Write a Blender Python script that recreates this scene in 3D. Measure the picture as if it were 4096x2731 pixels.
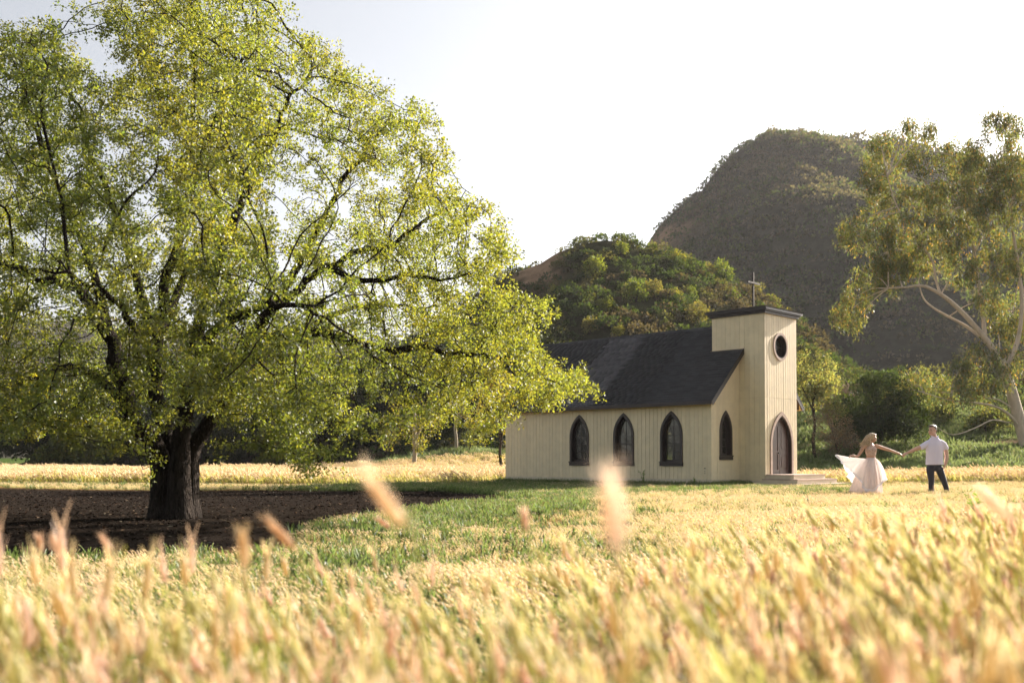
import bpy, bmesh, math, random
import numpy as np
from mathutils import Vector, Matrix, Quaternion, noise as mnoise, kdtree

random.seed(7)
RNG = np.random.default_rng(11)
scene = bpy.context.scene
for _o in list(bpy.data.objects):
    bpy.data.objects.remove(_o)
COL = scene.collection

# ------------------------------------------------------------------ camera
CAM_Z = 0.96
FPX = 3982.0                      # focal length in photograph pixels (35 mm lens on full frame)
HOR = 1840.0                      # horizon row in the photograph
PITCH = math.radians(1.5)
cam_d = bpy.data.cameras.new("camera")
cam = bpy.data.objects.new("camera", cam_d)
COL.objects.link(cam)
cam.location = (0, 0, CAM_Z)
cam.rotation_euler = (math.pi / 2 + PITCH, 0, 0)
cam_d.sensor_width = 36.0
cam_d.lens = 35.0
cam_d.shift_y = (HOR - FPX * math.tan(PITCH) - 1365.5) / 4096.0
cam_d.clip_start = 0.05
cam_d.clip_end = 6000
cam_d.dof.use_dof = True
cam_d.dof.focus_distance = 27.5
cam_d.dof.aperture_fstop = 2.0
cam_d.dof.aperture_blades = 0
scene.camera = cam

# ------------------------------------------------------------------ world + sun
SUN_E = math.radians(24.0)
SUN_H = Vector((0.756, 0.655, 0)).normalized()      # horizontal direction towards the sun
SUN_DIR = Vector((SUN_H.x * math.cos(SUN_E), SUN_H.y * math.cos(SUN_E), math.sin(SUN_E)))
world = bpy.data.worlds.new("World")
scene.world = world
world.use_nodes = True
wn = world.node_tree
wn.nodes.clear()
w_out = wn.nodes.new("ShaderNodeOutputWorld")
w_bg = wn.nodes.new("ShaderNodeBackground")
w_sky = wn.nodes.new("ShaderNodeTexSky")
w_sky.sky_type = 'NISHITA'
w_sky.sun_disc = False
w_sky.sun_elevation = SUN_E
w_sky.sun_rotation = math.atan2(SUN_H.x, SUN_H.y)
w_sky.air_density = 1.0
w_sky.dust_density = 3.0
w_sky.ozone_density = 1.0
w_bg.inputs["Strength"].default_value = 0.058
w_hs = wn.nodes.new("ShaderNodeHueSaturation")          # thin high haze: a paler, greyer blue all over
w_hs.inputs["Saturation"].default_value = 0.32
wn.links.new(w_sky.outputs[0], w_hs.inputs["Color"])
wn.links.new(w_hs.outputs[0], w_bg.inputs[0])
wn.links.new(w_bg.outputs[0], w_out.inputs[0])

sun_d = bpy.data.lights.new("sun", 'SUN')
sun_d.energy = 5.0
sun_d.angle = math.radians(0.53)
sun_d.color = (1.0, 0.87, 0.73)
sun = bpy.data.objects.new("sun", sun_d)
COL.objects.link(sun)
sun.location = (30, 30, 40)
sun.rotation_euler = (-SUN_DIR).to_track_quat('-Z', 'Y').to_euler()

scene.view_settings.view_transform = 'Standard'
scene.view_settings.look = 'None'
scene.view_settings.gamma = 1.0
scene.view_settings.use_curve_mapping = False
scene.view_settings.exposure = 1.88

scene.render.engine = 'CYCLES'
cy = scene.cycles
cy.use_denoising = True
cy.max_bounces = 8
cy.diffuse_bounces = 3
cy.glossy_bounces = 3
cy.transmission_bounces = 6
cy.transparent_max_bounces = 12
cy.volume_bounces = 0
cy.volume_step_rate = 4.0
cy.sample_clamp_indirect = 8.0
cy.use_adaptive_sampling = True
cy.adaptive_threshold = 0.015


# ------------------------------------------------------------------ helpers
def P(px, py, Y):
    """World point seen at photograph pixel (px, py) at distance Y."""
    return Vector(((px - 2048.0) / FPX * Y, Y, CAM_Z + (HOR - py) / FPX * Y))


def tag(o, label=None, cat=None, group=None, kind=None):
    if label: o["label"] = label
    if cat: o["category"] = cat
    if group: o["group"] = group
    if kind: o["kind"] = kind
    return o


def empty(name, loc=(0, 0, 0), rotz=0.0, parent=None):
    o = bpy.data.objects.new(name, None)
    o.empty_display_size = 0.2
    COL.objects.link(o)
    o.location = loc
    o.rotation_euler = (0, 0, rotz)
    if parent: o.parent = parent
    return o


def link(name, mesh, parent=None):
    o = bpy.data.objects.new(name, mesh)
    COL.objects.link(o)
    if parent: o.parent = parent
    return o


def fast_mesh(name, V, Q, mat=None, col=None, smooth=False):
    """mesh from numpy arrays; Q is (n, 3) or (n, 4); col is a per-vertex (n, 3) colour."""
    V = np.asarray(V, dtype=np.float32); Q = np.asarray(Q, dtype=np.int32)
    k = Q.shape[1]
    me = bpy.data.meshes.new(name)
    me.vertices.add(len(V)); me.vertices.foreach_set("co", V.ravel())
    me.loops.add(Q.size); me.loops.foreach_set("vertex_index", Q.ravel())
    me.polygons.add(len(Q))
    me.polygons.foreach_set("loop_start", np.arange(0, Q.size, k, dtype=np.int32))
    if smooth:
        me.polygons.foreach_set("use_smooth", np.ones(len(Q), dtype=bool))
    me.update(calc_edges=True)
    if col is not None:
        a = me.attributes.new("col", 'FLOAT_COLOR', 'POINT')
        c = np.ones((len(V), 4), dtype=np.float32); c[:, :3] = col
        a.data.foreach_set("color", c.ravel())
    if mat: me.materials.append(mat)
    return me


class Geo:
    """collects faces for one mesh"""
    def __init__(s): s.V = []; s.F = []
    def add(s, V, F):
        b = len(s.V); s.V += [tuple(v) for v in V]; s.F += [tuple(i + b for i in f) for f in F]
    def box(s, x0, x1, y0, y1, z0, z1):
        s.add([(x0, y0, z0), (x1, y0, z0), (x1, y1, z0), (x0, y1, z0), (x0, y0, z1), (x1, y0, z1), (x1, y1, z1), (x0, y1, z1)],
              [(0, 3, 2, 1), (4, 5, 6, 7), (0, 1, 5, 4), (1, 2, 6, 5), (2, 3, 7, 6), (3, 0, 4, 7)])
    def hexa(s, P8):
        s.add(P8, [(0, 3, 2, 1), (4, 5, 6, 7), (0, 1, 5, 4), (1, 2, 6, 5), (2, 3, 7, 6), (3, 0, 4, 7)])
    def prism(s, poly, fn, d0, d1):
        """poly: 2-D points; fn(a, z, d) -> xyz"""
        n = len(poly)
        V = [fn(a, z, d0) for a, z in poly] + [fn(a, z, d1) for a, z in poly]
        F = [tuple(range(n)), tuple(range(2 * n - 1, n - 1, -1))]
        F += [(i, (i + 1) % n, (i + 1) % n + n, i + n) for i in range(n)]
        s.add(V, F)
    def ring(s, outer, inner, fn, d0, d1, closed=True):
        n = len(outer)
        V = [fn(a, z, d0) for a, z in outer] + [fn(a, z, d0) for a, z in inner] + \
            [fn(a, z, d1) for a, z in outer] + [fn(a, z, d1) for a, z in inner]
        F = []
        for i in range(n if closed else n - 1):
            j = (i + 1) % n
            F += [(i, j, n + j, n + i), (2 * n + i, 3 * n + i, 3 * n + j, 2 * n + j),
                  (i, 2 * n + i, 2 * n + j, j), (n + i, n + j, 3 * n + j, 3 * n + i)]
        s.add(V, F)
    def tube(s, pts, rad, sides=8, cap=True, jitter=None):
        pts = [Vector(p) for p in pts]
        n = len(pts)
        t = [(pts[min(i + 1, n - 1)] - pts[max(i - 1, 0)]).normalized() for i in range(n)]
        ref = Vector((1, 0, 0)) if abs(t[0].x) < 0.8 else Vector((0, 1, 0))
        nx = (ref - t[0] * ref.dot(t[0])).normalized()
        V = []
        for i in range(n):
            nx = (nx - t[i] * nx.dot(t[i]))
            nx = nx.normalized() if nx.length > 1e-6 else t[i].orthogonal().normalized()
            ny = t[i].cross(nx)
            for k in range(sides):
                a = 2 * math.pi * k / sides
                r = rad[i]
                if jitter: r *= jitter(i, k, pts[i])
                V.append(pts[i] + (nx * math.cos(a) + ny * math.sin(a)) * r)
        F = [(i * sides + k, i * sides + (k + 1) % sides, (i + 1) * sides + (k + 1) % sides, (i + 1) * sides + k)
             for i in range(n - 1) for k in range(sides)]
        if cap:
            F.append(tuple(range(sides - 1, -1, -1))); F.append(tuple(range((n - 1) * sides, n * sides)))
        s.add(V, F)
    def mesh(s, name, mat, smooth=False, recalc=True):
        me = bpy.data.meshes.new(name)
        me.from_pydata(s.V, [], s.F)
        if recalc:
            bm = bmesh.new(); bm.from_mesh(me)
            bmesh.ops.recalc_face_normals(bm, faces=bm.faces)
            bm.to_mesh(me); bm.free()
        if smooth:
            me.polygons.foreach_set("use_smooth", np.ones(len(me.polygons), dtype=bool))
        if mat: me.materials.append(mat)
        me.update()
        return me
    def obj(s, name, mat, parent=None, smooth=False, recalc=True):
        return link(name, s.mesh(name, mat, smooth, recalc), parent)


def smoothstep(a, b, x):
    t = np.clip((x - a) / (b - a), 0, 1)
    return t * t * (3 - 2 * t)


def _hash(ix, iy, seed):
    n = (ix.astype(np.int64) * 374761393 + iy.astype(np.int64) * 668265263 + seed * 974634777) & 0x7fffffff
    n = ((n ^ (n >> 13)) * 1274126177) & 0x7fffffff
    n = n ^ (n >> 16)
    return (n & 0xffff) / 65535.0


def vnoise(x, y, s=1.0, seed=0):
    """value noise in 0..1, numpy"""
    x = np.asarray(x, dtype=float) / s; y = np.asarray(y, dtype=float) / s
    ix = np.floor(x).astype(np.int64); iy = np.floor(y).astype(np.int64)
    fx = x - ix; fy = y - iy
    fx = fx * fx * (3 - 2 * fx); fy = fy * fy * (3 - 2 * fy)
    a = _hash(ix, iy, seed); b = _hash(ix + 1, iy, seed); c = _hash(ix, iy + 1, seed); d = _hash(ix + 1, iy + 1, seed)
    return (a * (1 - fx) + b * fx) * (1 - fy) + (c * (1 - fx) + d * fx) * fy


def fbm(x, y, s=1.0, seed=0, o=4):
    r = 0; amp = 0.5; tot = 0
    for i in range(o):
        r = r + amp * vnoise(x, y, s / 2 ** i, seed + i * 17); tot += amp; amp *= 0.5
    return r / tot


# ------------------------------------------------------------------ materials
MATS = {}
def mat(name):
    m = bpy.data.materials.new(name); m.use_nodes = True
    nt = m.node_tree
    b = nt.nodes.get("Principled BSDF")
    MATS[name] = m
    return m, nt, b


def N(nt, typ, **kw):
    n = nt.nodes.new(typ)
    for k, v in kw.items():
        if k in n.inputs.keys() if hasattr(n.inputs, 'keys') else False: n.inputs[k].default_value = v
        else: setattr(n, k, v)
    return n


def ramp(nt, fac, stops):
    r = nt.nodes.new("ShaderNodeValToRGB")
    el = r.color_ramp.elements
    while len(el) < len(stops): el.new(0.5)
    for e, (p, c) in zip(el, stops):
        e.position = p; e.color = (*c, 1) if len(c) == 3 else c
    nt.links.new(fac, r.inputs[0])
    return r.outputs[0]


def noise_tex(nt, scale, detail=4, rough=0.6, vec=None, dist=0.0):
    n = nt.nodes.new("ShaderNodeTexNoise")
    n.inputs["Scale"].default_value = scale; n.inputs["Detail"].default_value = detail
    n.inputs["Roughness"].default_value = rough; n.inputs["Distortion"].default_value = dist
    if vec: nt.links.new(vec, n.inputs["Vector"])
    return n


def objcoord(nt, scale=(1, 1, 1)):
    tc = nt.nodes.new("ShaderNodeTexCoord"); mp = nt.nodes.new("ShaderNodeMapping")
    mp.inputs["Scale"].default_value = scale
    nt.links.new(tc.outputs["Object"], mp.inputs["Vector"])
    return mp.outputs[0]


def bump(nt, b, h, strength=0.3, dist=0.02):
    n = nt.nodes.new("ShaderNodeBump")
    n.inputs["Strength"].default_value = strength; n.inputs["Distance"].default_value = dist
    nt.links.new(h, n.inputs["Height"]); nt.links.new(n.outputs[0], b.inputs["Normal"])


def mixrgb(nt, fac, a, b_, typ='MIX'):
    m = nt.nodes.new("ShaderNodeMix"); m.data_type = 'RGBA'; m.blend_type = typ
    for sock, val in ((0, fac), (6, a), (7, b_)):
        if hasattr(val, "links") or hasattr(val, "is_linked"): nt.links.new(val, m.inputs[sock])
        elif sock == 0: m.inputs[0].default_value = val
        else: m.inputs[sock].default_value = (*val, 1)
    return m.outputs[2]


def paint(name, c, var=0.12, rough=0.6, scale=3.0, bumpk=0.1):
    m, nt, b = mat(name)
    v = objcoord(nt)
    n1 = noise_tex(nt, scale, 6, 0.65, v)
    n2 = noise_tex(nt, scale * 14, 3, 0.6, v)
    c = Vector(c)
    lo = tuple(c * (1 - var)); hi = tuple(c * (1 + var * 0.7))
    col = ramp(nt, n1.outputs[0], [(0.3, lo), (0.7, hi)])
    oi = nt.nodes.new("ShaderNodeObjectInfo")
    mr = nt.nodes.new("ShaderNodeMapRange"); mr.inputs[3].default_value = 1 - var * 0.6; mr.inputs[4].default_value = 1.0 + var * 0.3
    nt.links.new(oi.outputs["Random"], mr.inputs[0])
    col = mixrgb(nt, 1.0, col, mr.outputs[0], 'MULTIPLY')
    nt.links.new(col, b.inputs["Base Color"])
    b.inputs["Roughness"].default_value = rough
    bump(nt, b, n2.outputs[0], bumpk, 0.01)
    return m


def leaf_mat(name, trans=0.5, tint=(1.35, 1.25, 0.5), rough=0.55, gloss=0.06):
    """leaf with light shining through it; colour from the 'col' attribute"""
    m, nt, b = mat(name)
    nt.nodes.remove(b)
    out = nt.nodes.get("Material Output")
    at = nt.nodes.new("ShaderNodeAttribute"); at.attribute_name = "col"
    d = nt.nodes.new("ShaderNodeBsdfDiffuse"); t = nt.nodes.new("ShaderNodeBsdfTranslucent")
    g = nt.nodes.new("ShaderNodeBsdfGlossy"); g.inputs["Roughness"].default_value = rough
    g.inputs["Color"].default_value = (0.9, 0.95, 1.0, 1)
    nt.links.new(at.outputs[0], d.inputs[0])
    tc = mixrgb(nt, 1.0, at.outputs[0], tint, 'MULTIPLY')
    nt.links.new(tc, t.inputs[0])
    mx = nt.nodes.new("ShaderNodeMixShader"); mx.inputs[0].default_value = trans
    nt.links.new(d.outputs[0], mx.inputs[1]); nt.links.new(t.outputs[0], mx.inputs[2])
    m2 = nt.nodes.new("ShaderNodeMixShader"); m2.inputs[0].default_value = gloss
    nt.links.new(mx.outputs[0], m2.inputs[1]); nt.links.new(g.outputs[0], m2.inputs[2])
    nt.links.new(m2.outputs[0], out.inputs[0])
    return m


M_cream = paint("cream_paint", (0.69, 0.585, 0.385), 0.10, 0.55)
M_cream_trim = paint("cream_trim", (0.60, 0.52, 0.38), 0.14, 0.6)
M_lining = paint("wall_lining", (0.55, 0.46, 0.30), 0.15, 0.8)
M_brown = paint("brown_paint", (0.022, 0.014, 0.012), 0.25, 0.45)
M_door = paint("door_paint", (0.085, 0.052, 0.045), 0.18, 0.4)
M_casing = paint("weathered_casing", (0.42, 0.31, 0.25), 0.2, 0.7, 8)
M_inside = paint("inside_wood", (0.10, 0.065, 0.04), 0.2, 0.7)
M_metal = paint("dark_metal", (0.03, 0.028, 0.026), 0.1, 0.35)
M_soffit = paint("soffit_sun_tint", (0.62, 0.42, 0.16), 0.08, 0.6)  # cream boards, with the sun's orange glow put into the colour

def glass_mat():
    m, nt, b = mat("window_glass")
    nt.nodes.remove(b)
    out = nt.nodes.get("Material Output")
    tr = nt.nodes.new("ShaderNodeBsdfTransparent"); tr.inputs[0].default_value = (0.86, 0.86, 0.82, 1)
    gl = nt.nodes.new("ShaderNodeBsdfGlossy"); gl.inputs["Roughness"].default_value = 0.03
    n = noise_tex(nt, 3.0, 2, 0.5, objcoord(nt))
    bp = nt.nodes.new("ShaderNodeBump"); bp.inputs["Strength"].default_value = 0.25; bp.inputs["Distance"].default_value = 0.02
    nt.links.new(n.outputs[0], bp.inputs["Height"]); nt.links.new(bp.outputs[0], gl.inputs["Normal"])
    fr = nt.nodes.new("ShaderNodeFresnel"); fr.inputs[0].default_value = 1.6
    df = nt.nodes.new("ShaderNodeBsdfDiffuse"); df.inputs[0].default_value = (0.30, 0.28, 0.24, 1)
    mx = nt.nodes.new("ShaderNodeMixShader")
    nt.links.new(fr.outputs[0], mx.inputs[0]); nt.links.new(tr.outputs[0], mx.inputs[1]); nt.links.new(gl.outputs[0], mx.inputs[2])
    m2 = nt.nodes.new("ShaderNodeMixShader"); m2.inputs[0].default_value = 0.05
    nt.links.new(mx.outputs[0], m2.inputs[1]); nt.links.new(df.outputs[0], m2.inputs[2])
    nt.links.new(m2.outputs[0], out.inputs[0])
    return m
M_glass = glass_mat()

def shingle_mat():
    m, nt, b = mat("asphalt_shingle")
    at = nt.nodes.new("ShaderNodeAttribute"); at.attribute_name = "col"
    v = objcoord(nt)
    n1 = noise_tex(nt, 60, 4, 0.7, v); n2 = noise_tex(nt, 1.2, 4, 0.6, v)
    mr = nt.nodes.new("ShaderNodeMapRange"); mr.inputs[3].default_value = 0.72; mr.inputs[4].default_value = 1.25
    nt.links.new(n2.outputs[0], mr.inputs[0])
    c = mixrgb(nt, 1.0, at.outputs[0], mr.outputs[0], 'MULTIPLY')
    nt.links.new(c, b.inputs["Base Color"]); b.inputs["Roughness"].default_value = 0.85
    bump(nt, b, n1.outputs[0], 0.4, 0.004)
    return m
M_shingle = shingle_mat()
# ------------------------------------------------------------------ terrain
def ground_z(x, y):
    x = np.asarray(x, dtype=float); y = np.asarray(y, dtype=float)
    z = (fbm(x, y, 9.0, 3) - 0.5) * 0.16 * smoothstep(4, 14, y)
    # the church stands on level ground
    flat = np.exp(-(((x - 5.5) / 8.0) ** 2 + ((y - 38.0) / 7.0) ** 2) ** 2)
    z = z * (1 - flat)
    # hillside behind the couple
    z = z + 7.0 * smoothstep(44, 95, y + (fbm(x, y, 14, 8) - 0.5) * 7) * smoothstep(7, 22, x - 0.08 * (y - 60))
    # little mound behind the field
    z = z + 1.75 * np.exp(-(((x + 3.2) / 8.5) ** 2 + ((y - 86) / 9.0) ** 2))
    z = z + 1.2 * smoothstep(84, 130, y)
    return z


def gz(x, y): return float(ground_z(np.array([x]), np.array([y]))[0])


MULCH = np.array([(-30, 8.6), (-5.6, 9.0), (-3.6, 9.8), (-2.6, 11.6), (-2.35, 15.0), (-2.3, 17.0), (-1.5, 20.2), (-0.4, 23.5), (0.1, 25.6),
                  (-0.9, 28.5), (-2.8, 31.0), (-6.0, 32.0), (-9.6, 32.6), (-17, 33.0), (-34, 33)])
def in_poly(x, y, poly):
    x = np.asarray(x); y = np.asarray(y)
    ins = np.zeros(x.shape, bool); n = len(poly)
    for i in range(n):
        x0, y0 = poly[i]; x1, y1 = poly[(i + 1) % n]
        c = ((y0 > y) != (y1 > y)) & (x < (x1 - x0) * (y - y0) / (y1 - y0 + 1e-12) + x0)
        ins ^= c
    return ins
def mulch_mask(x, y):
    """1 inside the mulch bed, soft ragged edge"""
    n = (fbm(x, y, 2.2, 31, 3) - 0.5) * 1.5
    n2 = (fbm(x + 50, y, 2.2, 41, 3) - 0.5) * 1.5
    s = 0
    for dx, dy in ((0, 0), (.35, 0), (-.35, 0), (0, .7), (0, -.7)):
        s = s + in_poly(x + n + dx, y + n2 + dy, MULCH)
    return s / 5.0


def build_ground():
    ys = np.concatenate([np.linspace(-6, 6, 14), np.linspace(6.4, 50, 150), np.linspace(50.6, 130, 90), np.geomspace(134, 1150, 26)])
    nx = 190
    V = []; 
    for y in ys:
        half = 12 + max(y, 0) * 1.05
        t = np.linspace(-1, 1, nx)
        xs = half * np.sign(t) * np.abs(t) ** 1.25
        V.append(np.stack([xs, np.full(nx, y), ground_z(xs, np.full(nx, y))], 1))
    V = np.concatenate(V)
    ny = len(ys)
    i, j = np.meshgrid(np.arange(ny - 1), np.arange(nx - 1), indexing='ij')
    a = (i * nx + j).ravel()
    Q = np.stack([a, a + 1, a + nx + 1, a + nx], 1)
    x, y = V[:, 0], V[:, 1]
    mm = mulch_mask(x, y)
    # ground colours, with some shade painted in: mulch, dry straw litter, green sward, bare trail
    straw = np.array([0.19, 0.125, 0.055]) * (1 - 0.55 * (1 - smoothstep(6, 11, y)))[:, None] if True else None; green = np.array([0.055, 0.085, 0.025]); mulch = np.array([0.022, 0.018, 0.0155])  # straw darkened for shade under the tall grass, mulch for the oak's shade
    g = green_mask(x, y)[:, None]
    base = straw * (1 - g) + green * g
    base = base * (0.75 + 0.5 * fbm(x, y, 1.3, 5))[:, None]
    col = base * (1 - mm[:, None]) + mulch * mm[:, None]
    tr = trail_mask(x, y)[:, None]
    col = col * (1 - tr) + np.array([0.20, 0.14, 0.095]) * tr
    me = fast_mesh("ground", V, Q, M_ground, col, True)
    o = link("ground", me)
    tag(o, kind="structure")
    return o


def green_mask(x, y):
    """where the sward is short and green rather than dry and blond"""
    x = np.asarray(x, dtype=float); y = np.asarray(y, dtype=float)
    n = (fbm(x, y, 5, 71) - 0.5)
    g = smoothstep(0.0, 1.0, (1.6 - np.abs(x + 0.2 - (y - 20) * 0.22)) * 0.8 + n * 2) * smoothstep(11, 14, y) * (1 - smoothstep(33, 37, y)) * (x < 6)
    g = np.maximum(g, smoothstep(25.0, 28.0, y + n * 3) * (1 - smoothstep(37, 41, y + n * 4)) * smoothstep(-8, -5, x) * (1 - smoothstep(7.5, 11, x)))
    g = np.maximum(g, smoothstep(45.5, 50, y + n * 7) * smoothstep(8, 13, x))
    g = np.maximum(g, smoothstep(76, 82, y + n * 6))
    return np.clip(g, 0, 1)


def trail_mask(x, y):
    x = np.asarray(x, dtype=float); y = np.asarray(y, dtype=float)
    a = np.exp(-((x - (0.8 - (y - 82) * 0.22)) / 0.9) ** 2) * smoothstep(80, 84, y) * (1 - smoothstep(96, 100, y))
    yc = 62.5 + 0.06 * (x - 20) + 1.2 * np.sin(x * 0.13)
    b = np.exp(-((y - yc) / 0.9) ** 2) * smoothstep(15, 19, x)
    return np.clip(a + b, 0, 1)


def ground_material():
    m, nt, b = mat("field_ground")
    at = nt.nodes.new("ShaderNodeAttribute"); at.attribute_name = "col"
    v = objcoord(nt)
    n1 = noise_tex(nt, 9.0, 6, 0.75, v); n2 = noise_tex(nt, 45.0, 4, 0.7, v)
    mr = nt.nodes.new("ShaderNodeMapRange"); mr.inputs[1].default_value = 0.25; mr.inputs[2].default_value = 0.75
    mr.inputs[3].default_value = 0.55; mr.inputs[4].default_value = 1.45
    nt.links.new(n1.outputs[0], mr.inputs[0])
    c = mixrgb(nt, 1.0, at.outputs[0], mr.outputs[0], 'MULTIPLY')
    nt.links.new(c, b.inputs["Base Color"]); b.inputs["Roughness"].default_value = 0.95
    b.inputs["Specular IOR Level"].default_value = 0.0
    bump(nt, b, n2.outputs[0], 0.7, 0.03)
    return m
M_ground = ground_material()
ground = build_ground()


# ------------------------------------------------------------------ hills
def hill_material(name):
    m, nt, b = mat(name)
    at = nt.nodes.new("ShaderNodeAttribute"); at.attribute_name = "col"
    v = objcoord(nt)
    n1 = noise_tex(nt, 0.35, 8, 0.75, v)
    mr = nt.nodes.new("ShaderNodeMapRange"); mr.inputs[1].default_value = 0.3; mr.inputs[2].default_value = 0.7
    mr.inputs[3].default_value = 0.55; mr.inputs[4].default_value = 1.4
    nt.links.new(n1.outputs[0], mr.inputs[0])
    c = mixrgb(nt, 1.0, at.outputs[0], mr.outputs[0], 'MULTIPLY')
    nt.links.new(c, b.inputs["Base Color"]); b.inputs["Roughness"].default_value = 1.0
    b.inputs["Specular IOR Level"].default_value = 0.0
    bump(nt, b, n1.outputs[0], 1.0, 1.0)
    return m
M_hill = hill_material("hill_soil")


def crest_fn(pts, D):
    """pts: silhouette in photograph pixels at distance D -> height as a function of world x"""
    xs = np.array([(p[0] - 2048) / FPX * D for p in pts]); zs = np.array([CAM_Z + (HOR - p[1]) / FPX * D for p in pts])
    return lambda x: np.interp(x, xs, zs)


NEAR_D, FAR_D, MID_D, LEFT_D = 135.0, 340.0, 430.0, 620.0
near_crest = crest_fn([(-2500, 1700), (300, 1660), (900, 1640), (1500, 1480), (1800, 1270), (1960, 1130), (2020, 1085), (2160, 1035), (2230, 990),
                       (2330, 955), (2420, 940), (2500, 945), (2600, 985), (2750, 1040), (2900, 1120), (3050, 1195), (3180, 1290),
                       (3320, 1460), (3420, 1600), (3600, 1700), (6000, 1760)], NEAR_D)
far_crest = crest_fn([(-4000, 1760), (1500, 1700), (2200, 1300), (2480, 1100), (2580, 985), (2640, 890), (2720, 815), (2800, 765), (2870, 670),
                      (2930, 610), (2990, 565), (3060, 532), (3120, 524), (3190, 530), (3260, 548), (3330, 575), (3400, 625), (3480, 690),
                      (3560, 780), (3700, 900), (3850, 980), (4050, 1060), (4600, 1200), (7000, 1700)], FAR_D)
mid_crest = crest_fn([(-4000, 1780), (2600, 1500), (3000, 800), (3250, 600), (3350, 568), (3430, 548), (3500, 546), (3600, 552), (3700, 580), (3800, 610),
                      (3950, 640), (4150, 640), (4500, 700), (5200, 900), (8000, 1700)], MID_D)
left_crest = crest_fn([(-6000, 1600), (-2000, 1400), (-800, 1300), (0, 1270), (500, 1310), (900, 1350), (1300, 1320), (1700, 1420), (2200, 1500), (3000, 1600), (8000, 1700)], LEFT_D)


def hill_height(crest, D, foot, back, x, y, amp, seed, gully):
    """front slope rises from foot to the crest at D and falls away behind it"""
    z0 = crest(x)
    yy = y + (fbm(x, y, gully * 1.6, seed + 4) - 0.5) * gully * 0.5 * smoothstep(foot, foot + 20, y) * (1 - smoothstep(D - 15, D, y))
    t = np.clip((yy - foot) / (D - foot), 0, 1)
    s = np.where(y <= D, t ** 1.12 * (1.15 - 0.15 * t), 1 - smoothstep(D, D + back, y) * 0.9)
    rid = 1 - np.abs(2 * fbm(x + 0.35 * y, y * 0.35, gully, seed, 4) - 1)
    e = np.clip(t * (1 - t) * 4, 0, 1) ** 0.7
    return z0 * s + (rid - 0.62) * amp * e * smoothstep(0, amp * 1.5, z0)


HILLS = {
    "near": (near_crest, NEAR_D, 84.0, 60.0, 3.2, 101, 22.0, (-45, 62)),
    "far": (far_crest, FAR_D, 150.0, 120.0, 20.0, 201, 60.0, (-40, 230)),
    "mid": (mid_crest, MID_D, 330.0, 120.0, 10.0, 301, 70.0, (30, 420)),
    "left": (left_crest, LEFT_D, 380.0, 160.0, 14.0, 401, 90.0, (-420, 120)),
}
def hill_z(k, x, y):
    c, D, foot, back, amp, seed, gl, xr = HILLS[k]
    return hill_height(c, D, foot, back, x, y, amp, seed, gl) - 0.6 + (0.0 if k != "near" else 0.0)


def rock_mask(k, x, y):
    n = fbm(x, y, 7 if k == "near" else 22, 91, 4)
    if k == "near":
        X = (x / NEAR_D) * FPX + 2048
        m = smoothstep(1960, 2040, X) * (1 - smoothstep(2200, 2290, X)) * smoothstep(NEAR_D - 13, NEAR_D - 5, y)
        return m * smoothstep(0.40, 0.55, n + 0.08)
    if k == "far":
        X = (x / FAR_D) * FPX + 2048
        m = smoothstep(2540, 2600, X) * (1 - smoothstep(2620, 2760, X + (n - .5) * 320)) * smoothstep(FAR_D - 60, FAR_D - 20, y)
        m2 = np.exp(-((X - 3430) / 60) ** 2 - ((y - 262) / 12) ** 2) * 1.5
        return np.clip(np.maximum(m * smoothstep(0.36, 0.5, n + 0.08), m2 * smoothstep(0.4, 0.5, n)), 0, 1)
    return np.zeros_like(x)


def build_hill(k, name, nx, ny, soil):
    c, D, foot, back, amp, seed, gl, (x0, x1) = HILLS[k]
    xs = np.linspace(x0, x1, nx)
    ys = np.concatenate([np.linspace(foot - 4, D, int(ny * 0.75)), np.linspace(D, D + back, int(ny * 0.25))[1:]])
    X, Y = np.meshgrid(xs, ys)
    Z = hill_z(k, X, Y)
    V = np.stack([X.ravel(), Y.ravel(), Z.ravel()], 1)
    n0, n1 = X.shape
    i, j = np.meshgrid(np.arange(n0 - 1), np.arange(n1 - 1), indexing='ij')
    a = (i * n1 + j).ravel()
    Q = np.stack([a, a + 1, a + n1 + 1, a + n1], 1)
    rm = rock_mask(k, V[:, 0], V[:, 1])[:, None]
    col = np.array(soil) * (0.7 + 0.6 * fbm(V[:, 0], V[:, 1], gl * 0.4, seed + 9))[:, None]
    col = col * (1 - rm) + np.array([0.30, 0.20, 0.125]) * rm
    o = link(name, fast_mesh(name, V, Q, M_hill, col, True))
    tag(o, kind="structure")
    return o


build_hill("near", "near_hill", 170, 130, (0.045, 0.048, 0.024))
build_hill("far", "far_hill", 200, 170, (0.052, 0.054, 0.040))
build_hill("mid", "rear_ridge", 120, 60, (0.055, 0.052, 0.036))
build_hill("left", "distant_ridge", 120, 50, (0.06, 0.058, 0.042))
# ------------------------------------------------------------------ church
CH_ANG = math.radians(45.65)
church = empty("church", (6.95, 34.7, 0.0), CH_ANG)
tag(church, "cream board chapel with dark shingle roof, pointed windows and a cross-topped tower", "church")
CW, CL = 5.95, 10.10            # gable width, side length
EAVE, RIDGE = 3.02, 6.09
TX0, TX1, TY0, TY1 = 1.83, 4.12, -1.04, 1.14
TTOP = 6.24
BASE = 0.275
SL = (RIDGE - EAVE) / (CW / 2 + 0.276)


def arch_top(d, hw, zs, za):
    d = min(abs(d), hw); H = za - zs
    R = (H * H + hw * hw) / (2 * hw)
    return zs + math.sqrt(max(R * R - (d + R - hw) ** 2, 0))


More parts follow.
